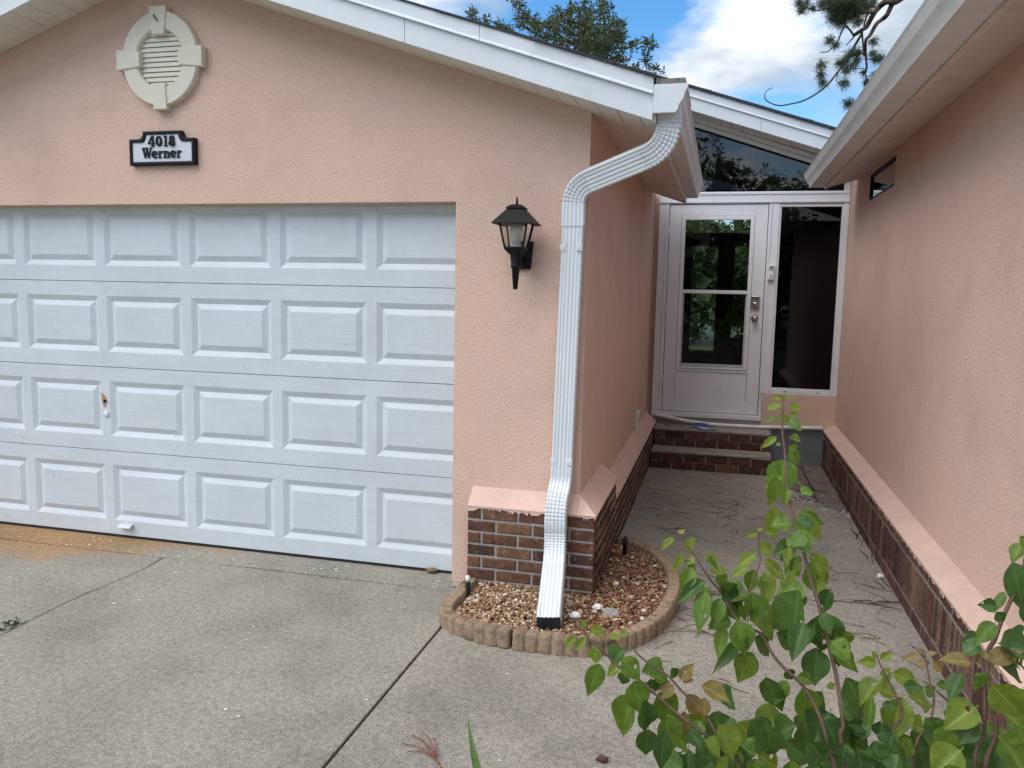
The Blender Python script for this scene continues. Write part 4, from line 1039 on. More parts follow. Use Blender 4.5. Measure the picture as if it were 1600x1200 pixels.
LB = ['straight scalloped edging block between driveway and the corner sprinkler', 'scalloped edging block left of the downspout outlet, by the driveway joint', 'scalloped edging block in front of the downspout outlet',
      'scalloped edging block at the front right curve of the gravel corner', 'scalloped edging block at the walkway side bend of the gravel corner', 'scalloped edging block furthest back, near the black riser']
tot = acc[-1]
cuts = [0.0, 0.40, 0.40 + 0.50, 0.40 + 1.0, 0.40 + 1.49, 0.40 + 1.94, tot]
for k in range(6):
    ln = cuts[k + 1] - cuts[k]
    edging(cuts[k] + 0.0065, cuts[k + 1] - 0.0065, 0.088 + random.uniform(-0.006, 0.008), max(4, round(ln / 0.064)), random.uniform(-0.035, 0.035), LB[k])

# gravel bed inside the edging
inner = []
for i in range(80):
    p, d = on_path(acc[-1] * i / 79); inner.append((p.x - d.y * (TH - 0.004), p.y + d.x * (TH - 0.004)))
bedpoly = inner + [(0.11, 0.86), (0.11, -0.09), (-0.58, -0.09)]
def inside(x, y, poly):
    c = False; n = len(poly); j = n - 1
    for i in range(n):
        if (poly[i][1] > y) != (poly[j][1] > y) and x < (poly[j][0] - poly[i][0]) * (y - poly[i][1]) / (poly[j][1] - poly[i][1]) + poly[i][0]: c = not c
        j = i
    return c
def in_bed(x, y): return inside(x, y, inner + [(0.0, 0.86), (0.0, 0.0), (-0.5, 0.0)]) and not (x < 0.104 and y > -0.104)
def bed_h(x, y): return 0.045 + 0.012 * mnoise.noise((x * 4, y * 4, 0)) + 0.02 * max(0, 1 - math.hypot(x + 0.3, y + 0.25) / 0.35)
tag(obj('garden_soil', MB().prism(inner + [(0.0, 0.86), (0.0, 0.05), (-0.5, 0.05)], 'z', -0.02, 0.034), M_soil), kind='structure')
ico_v, ico_f = None, None
_b = bmesh.new(); bmesh.ops.create_icosphere(_b, subdivisions=1, radius=1.0)
ico_v = [v.co.copy() for v in _b.verts]; ico_f = [tuple(v.index for v in f.verts) for f in _b.faces]
_b.free()
def pebbles(name, spots, mat, smooth=True):
    V, F, T = [], [], []
    for (x, y, z, r, tone) in spots:
        q = Matrix.Rotation(random.uniform(0, 6.3), 3, 'Z') @ Matrix.Rotation(random.uniform(-.6, .6), 3, 'X')
        sc = Vector((r * random.uniform(.8, 1.35), r * random.uniform(.7, 1.05), r * random.uniform(.5, .8))); o = len(V)
        for v in ico_v:
            k = random.uniform(0.86, 1.12)
            p = q @ Vector((v.x * sc.x * k, v.y * sc.y * k, v.z * sc.z * k)); V.append((p.x + x, p.y + y, p.z + z))
        F += [tuple(i + o for i in f) for f in ico_f]; T += [tone] * len(ico_v)
    me = bpy.data.meshes.new(name); me.from_pydata(V, [], F)
    at = me.attributes.new('tone', 'FLOAT', 'POINT'); at.data.foreach_set('value', T)
    if smooth: me.polygons.foreach_set('use_smooth', [True] * len(me.polygons))
    me.materials.append(mat); o = bpy.data.objects.new(name, me); C.objects.link(o); return o
sp = []
while len(sp) < 7500:
    x, y = random.uniform(-0.6, 0.52), random.uniform(-0.74, 0.88)
    if not in_bed(x, y): continue
    r = random.choice((0.006, 0.007, 0.008, 0.009, 0.010, 0.012))
    if x > 0.1 and random.random() < 0.35: r *= 0.6
    tone = random.random() ** 1.15
    if x > 0.1: tone *= 0.82
    sp.append((x, y, bed_h(x, y) + random.uniform(-0.010, 0.006), r, tone if random.random() > .02 else 1.0))
g = pebbles('gravel', sp, M_gravel); tag(g, 'tan and white river gravel filling the edged corner bed', 'gravel', kind='stuff')
sp = []
while len(sp) < 36:
    x, y = random.uniform(-0.6, 0.50), random.uniform(-0.70, 0.8)
    if in_bed(x, y): sp.append((x, y, bed_h(x, y) + 0.006, random.uniform(0.010, 0.019), random.uniform(.9, 1.0)))
tag(pebbles('shell_fragments', sp, M_gravel, False), 'pale shell fragments scattered over the gravel', 'shell pieces', kind='stuff')
# bark and leaf litter between the stones on the right
lit = MB()
for k in range(900):
    x, y = random.uniform(0.08, 0.50), random.uniform(-0.55, 0.85)
    if not in_bed(x, y): continue
    a = random.uniform(0, 3.14); l = random.uniform(0.01, 0.028); ww = random.uniform(0.003, 0.007); z = bed_h(x, y) + random.uniform(0.002, 0.012)
    dx, dy = math.cos(a) * l, math.sin(a) * l; nx, ny = -math.sin(a) * ww, math.cos(a) * ww; t = random.uniform(-.006, .006)
    lit.add([(x - dx, y - dy, z - t), (x + nx, y + ny, z), (x + dx, y + dy, z + t), (x - nx, y - ny, z + 0.003)], [(0, 1, 2), (0, 2, 3)])
tag(obj('leaf_litter', lit, M_redtwig), 'reddish bark and leaf litter over the gravel by the walkway', 'leaf litter', kind='stuff')
def rock(name, loc, r, mat, label, cat, flat=0.6, seed=0):
    b = bmesh.new(); bmesh.ops.create_icosphere(b, subdivisions=3, radius=1.0)
    mb = MB(); vs = []
    for v in b.verts:
        n_ = 1 + 0.35 * mnoise.noise(v.co * 1.4 + Vector((seed, 0, 0))) + 0.12 * mnoise.noise(v.co * 4 + Vector((0, seed, 0)))
        vs.append((loc[0] + v.co.x * r * n_ * 1.2, loc[1] + v.co.y * r * n_ * 0.85, loc[2] + v.co.z * r * flat * n_))
    mb.add(vs, [tuple(v.index for v in f.verts) for f in b.faces]); b.free()
    return recenter(tag(obj(name, mb, mat), label, cat))
rock('stone', (0.225, -0.335, 0.062), 0.040, M_stone, 'grey flat stone lying on the gravel right of the downspout', 'stone', 0.5, 3)
rock('stone', (0.155, -0.30, 0.070), 0.019, M_whiteplastic, 'white broken shell standing in the gravel near the brick corner', 'shell', 0.8, 5)
rock('stone', (0.065, -0.43, 0.068), 0.022, M_whiteplastic, 'larger white stone beside the downspout outlet', 'stone', 0.7, 8)
rock('stone', (1.655, 0.80, 0.012), 0.016, M_whiteplastic, 'single white pebble at the foot of the right hand brick base', 'pebble', 0.9, 9)
rock('concrete_chip', (-0.648, -0.075, 0.012), 0.030, M_stone, 'broken concrete chip at the foot of the garage door jamb', 'concrete chip', 0.45, 12)
rock('wood_fragment', (-0.86, 0.085, 0.018), 0.026, M_rot, 'tan rotten fragment stuck under the garage door corner', 'fragment', 0.55, 33)
# sprinkler risers
s1 = thing('sprinkler', 'black sprinkler riser with a white cap left of the brick pilaster', 'sprinkler', (-0.522, -0.30, 0.03))
obj('riser', MB().lathe(-0.522, -0.30, [(0.014, 0.03), (0.014, 0.125), (0.012, 0.127)], 12), M_rubber, s1)
obj('cap', MB().lathe(-0.522, -0.30, [(0.013, 0.1275), (0.014, 0.14), (0.010, 0.155), (0.004, 0.158)], 12), M_whiteplastic, s1)
s2 = thing('sprinkler', 'all black sprinkler riser at the back of the gravel corner', 'sprinkler', (0.185, 0.60, 0.03))
obj('riser', MB().lathe(0.185, 0.60, [(0.013, 0.03), (0.013, 0.115), (0.017, 0.117), (0.017, 0.15), (0.008, 0.155)], 12), M_rubber, s2)
obj('nozzle', MB().lathe(0.185, 0.60, [(0.008, 0.155), (0.008, 0.165), (0.003, 0.167)], 10), M_rubber, s2)
# pale pebbles round the pavers
sp = []
while len(sp) < 420:
    x, y = random.uniform(1.19, 1.69), random.uniform(2.02, 3.3)
    if inside(x, y, [(1.69, 2.06), (1.55, 2.42), (1.38, 2.78), (1.22, 3.02), (1.20, 3.36), (1.30, 3.36), (1.30, 2.5), (1.50, 2.48), (1.50, 2.29), (1.69, 2.29)]):
        sp.append((x, y, -0.006 + random.uniform(-.01, .008), random.uniform(0.010, 0.022), random.random()))
tag(pebbles('white_pebbles', sp, M_wpebble), 'grey and white pebbles along the edge of the pavers', 'pebbles', kind='stuff')

# pine needles and twigs strewn over the walkway
tw_ = MB()
def twig(x, y, a, l, r, bend=0.5, z=0.004):
    pts = []
    for i in range(5):
        pts.append((x, y, z + (0.004 if i in (1, 2, 3) else 0))); x += math.cos(a) * l / 4; y += math.sin(a) * l / 4; a += random.uniform(-bend, bend)
    tw_.tube(pts, r, r * 0.6, 4, False); return pts
def scatter(n, x0, x1, y0, y1, lmin, lmax, r):
    for _ in range(n): twig(random.uniform(x0, x1), random.uniform(y0, y1), random.uniform(0, 6.28), random.uniform(lmin, lmax), r * random.uniform(.7, 1.2), random.uniform(.1, .5))
scatter(14, 0.2, 1.2, 0.6, 3.2, 0.06, 0.24, 0.0016)
for cx, cy, n in ((0.72, 1.9, 12), (0.45, 1.6, 6), (0.9, 2.3, 5), (0.30, 2.3, 5), (1.3, 0.9, 9), (0.62, -0.2, 14), (0.60, 0.1, 10), (1.5, 0.5, 8), (1.55, -0.1, 7), (1.55, 2.7, 14), (1.4, 3.6, 10)):
    for _ in range(n): twig(random.gauss(cx, 0.11), random.gauss(cy, 0.17), random.gauss(2.9, 0.8), random.uniform(0.08, 0.26), 0.0016, 0.35)
for k in range(18):   # swept against the brick base and along the cross joint
    twig(1.66 + random.uniform(-.03, .015), random.uniform(-0.9, 2.0), 1.57 + random.uniform(-.3, .3), random.uniform(.08, .25), 0.0022, .2)
    t = random.random(); twig(0.55 + t * 1.1, 0.225 + t * 0.15 + random.uniform(-.02, .02), 0.13 + random.uniform(-.3, .3), random.uniform(.05, .2), 0.0022, .2)
for k in range(30): twig(random.uniform(0.14, 0.9), random.uniform(-0.9, 3.3), random.uniform(0, 6.3), random.uniform(.05, .15), 0.0018, .3)
for k in range(25): twig(random.uniform(0.15, 1.15), random.uniform(3.68, 3.9), random.uniform(0, 6.3), random.uniform(.05, .14), 0.0018, .3, 0.332)
# pale specks and leaf crumbs on the concrete
tag(obj('pine_needles', tw_, M_twig), 'dry brown pine needles and twigs strewn over the concrete walkway', 'pine needles', kind='stuff')
cb = MB()
for k in range(95):
    x, y = random.uniform(-4, 1.6), random.uniform(-1.8, 2.8)
    if x < 0.15 and y > -0.12: y = random.uniform(-1.8, -0.12)
    if k < 60: x, y = random.uniform(-3.6, -0.75), random.uniform(-0.16, 0.06)
    if inside(x, y, bedpoly): continue
    r = random.uniform(0.003, 0.009); a = random.uniform(0, 6.3)
    cb.add([(x + r * math.cos(a + t) * (1.6 if t < 1 else 1), y + r * math.sin(a + t), 0.002 + random.uniform(0, .003)) for t in (0, 1.7, 3.1, 4.6)], [(0, 1, 2, 3)])
tag(obj('concrete_crumbs', cb, M_whiteplastic), 'pale crumbs and paint flakes scattered over the driveway', 'crumbs', kind='stuff')
# fallen seed stalk on the front slab
stk = MB(); ctr = (-0.205, -1.66)
for a, l in ((2.05, 0.20), (2.2, 0.19), (2.42, 0.16), (2.55, 0.17), (2.75, 0.12), (1.9, 0.15)):
    x, y = ctr; pts = [(x + 0.06, y - 0.07, 0.004)]
    for i in range(5): pts.append((x, y, 0.006 + 0.006 * math.sin(i))); x += math.cos(a) * l / 4; y += math.sin(a) * l / 4; a += random.uniform(-.18, .25)
    stk.tube(pts, 0.0026, 0.0012, 5)
recenter(tag(obj('seed_stalk', stk, M_redtwig), 'reddish branched dry flower stalk lying on the concrete near the strap leaf', 'dry stalk'))
dl = MB(); dl.rings([[(0.352 + r * math.cos(a * math.pi / 5) * 1.5, -1.50 + r * math.sin(a * math.pi / 5), z + 0.006 * math.cos(a * 2)) for a in range(10)] for r, z in ((0.010, 0.001), (0.016, 0.010), (0.009, 0.018))])
recenter(tag(obj('dry_leaf', dl, M_twig), 'curled dark brown dead leaf lying alone on the front slab', 'dead leaf'))
# weed in the driveway crack
wd_ = MB()
for k in range(22):
    a = random.uniform(0, 6.28); l = random.uniform(0.02, 0.05); x, y = -2.50 + random.gauss(0, .018), -1.20 + random.gauss(0, .03)
    dx, dy = math.cos(a), math.sin(a); h = random.uniform(0.008, 0.028)
    wd_.add([(x - dy * .002, y + dx * .002, 0), (x + dy * .002, y - dx * .002, 0), (x + dx * l * .6 + dy * .002, y + dy * l * .6 - dx * .002, h), (x + dx * l, y + dy * l, h * .7)], [(0, 1, 2), (0, 2, 3)])
recenter(tag(obj('weed', wd_, M_grass), 'small grassy weed growing from the crack in the driveway', 'weed'))
# shelf standing in the dark room behind the sidelight
M_shelf = simple('dark_wood_shelf', (0.10, 0.07, 0.05), 0.6)
sh = thing('shelf_unit', 'dark shelf unit standing behind the tinted sidelight glass', 'shelf', (1.72, 4.75, 0.4))
for x in (1.45, 1.98):
    for y in (4.55, 4.95): obj('post', MB().box(x, x + 0.03, y, y + 0.03, 0.4, 1.75), M_shelf, sh)
for z in (0.55, 0.95, 1.35, 1.70): obj('board', MB().box(1.44, 2.02, 4.54, 4.99, z, z + 0.025), M_shelf, sh)
bx_ = obj('storage_box', MB().box(1.52, 1.80, 4.60, 4.90, 0.977, 1.10), simple('red_box', (0.35, 0.06, 0.04), 0.5), bevel=0.008)
recenter(tag(bx_, 'reddish box on the shelf behind the sidelight glass', 'box'))
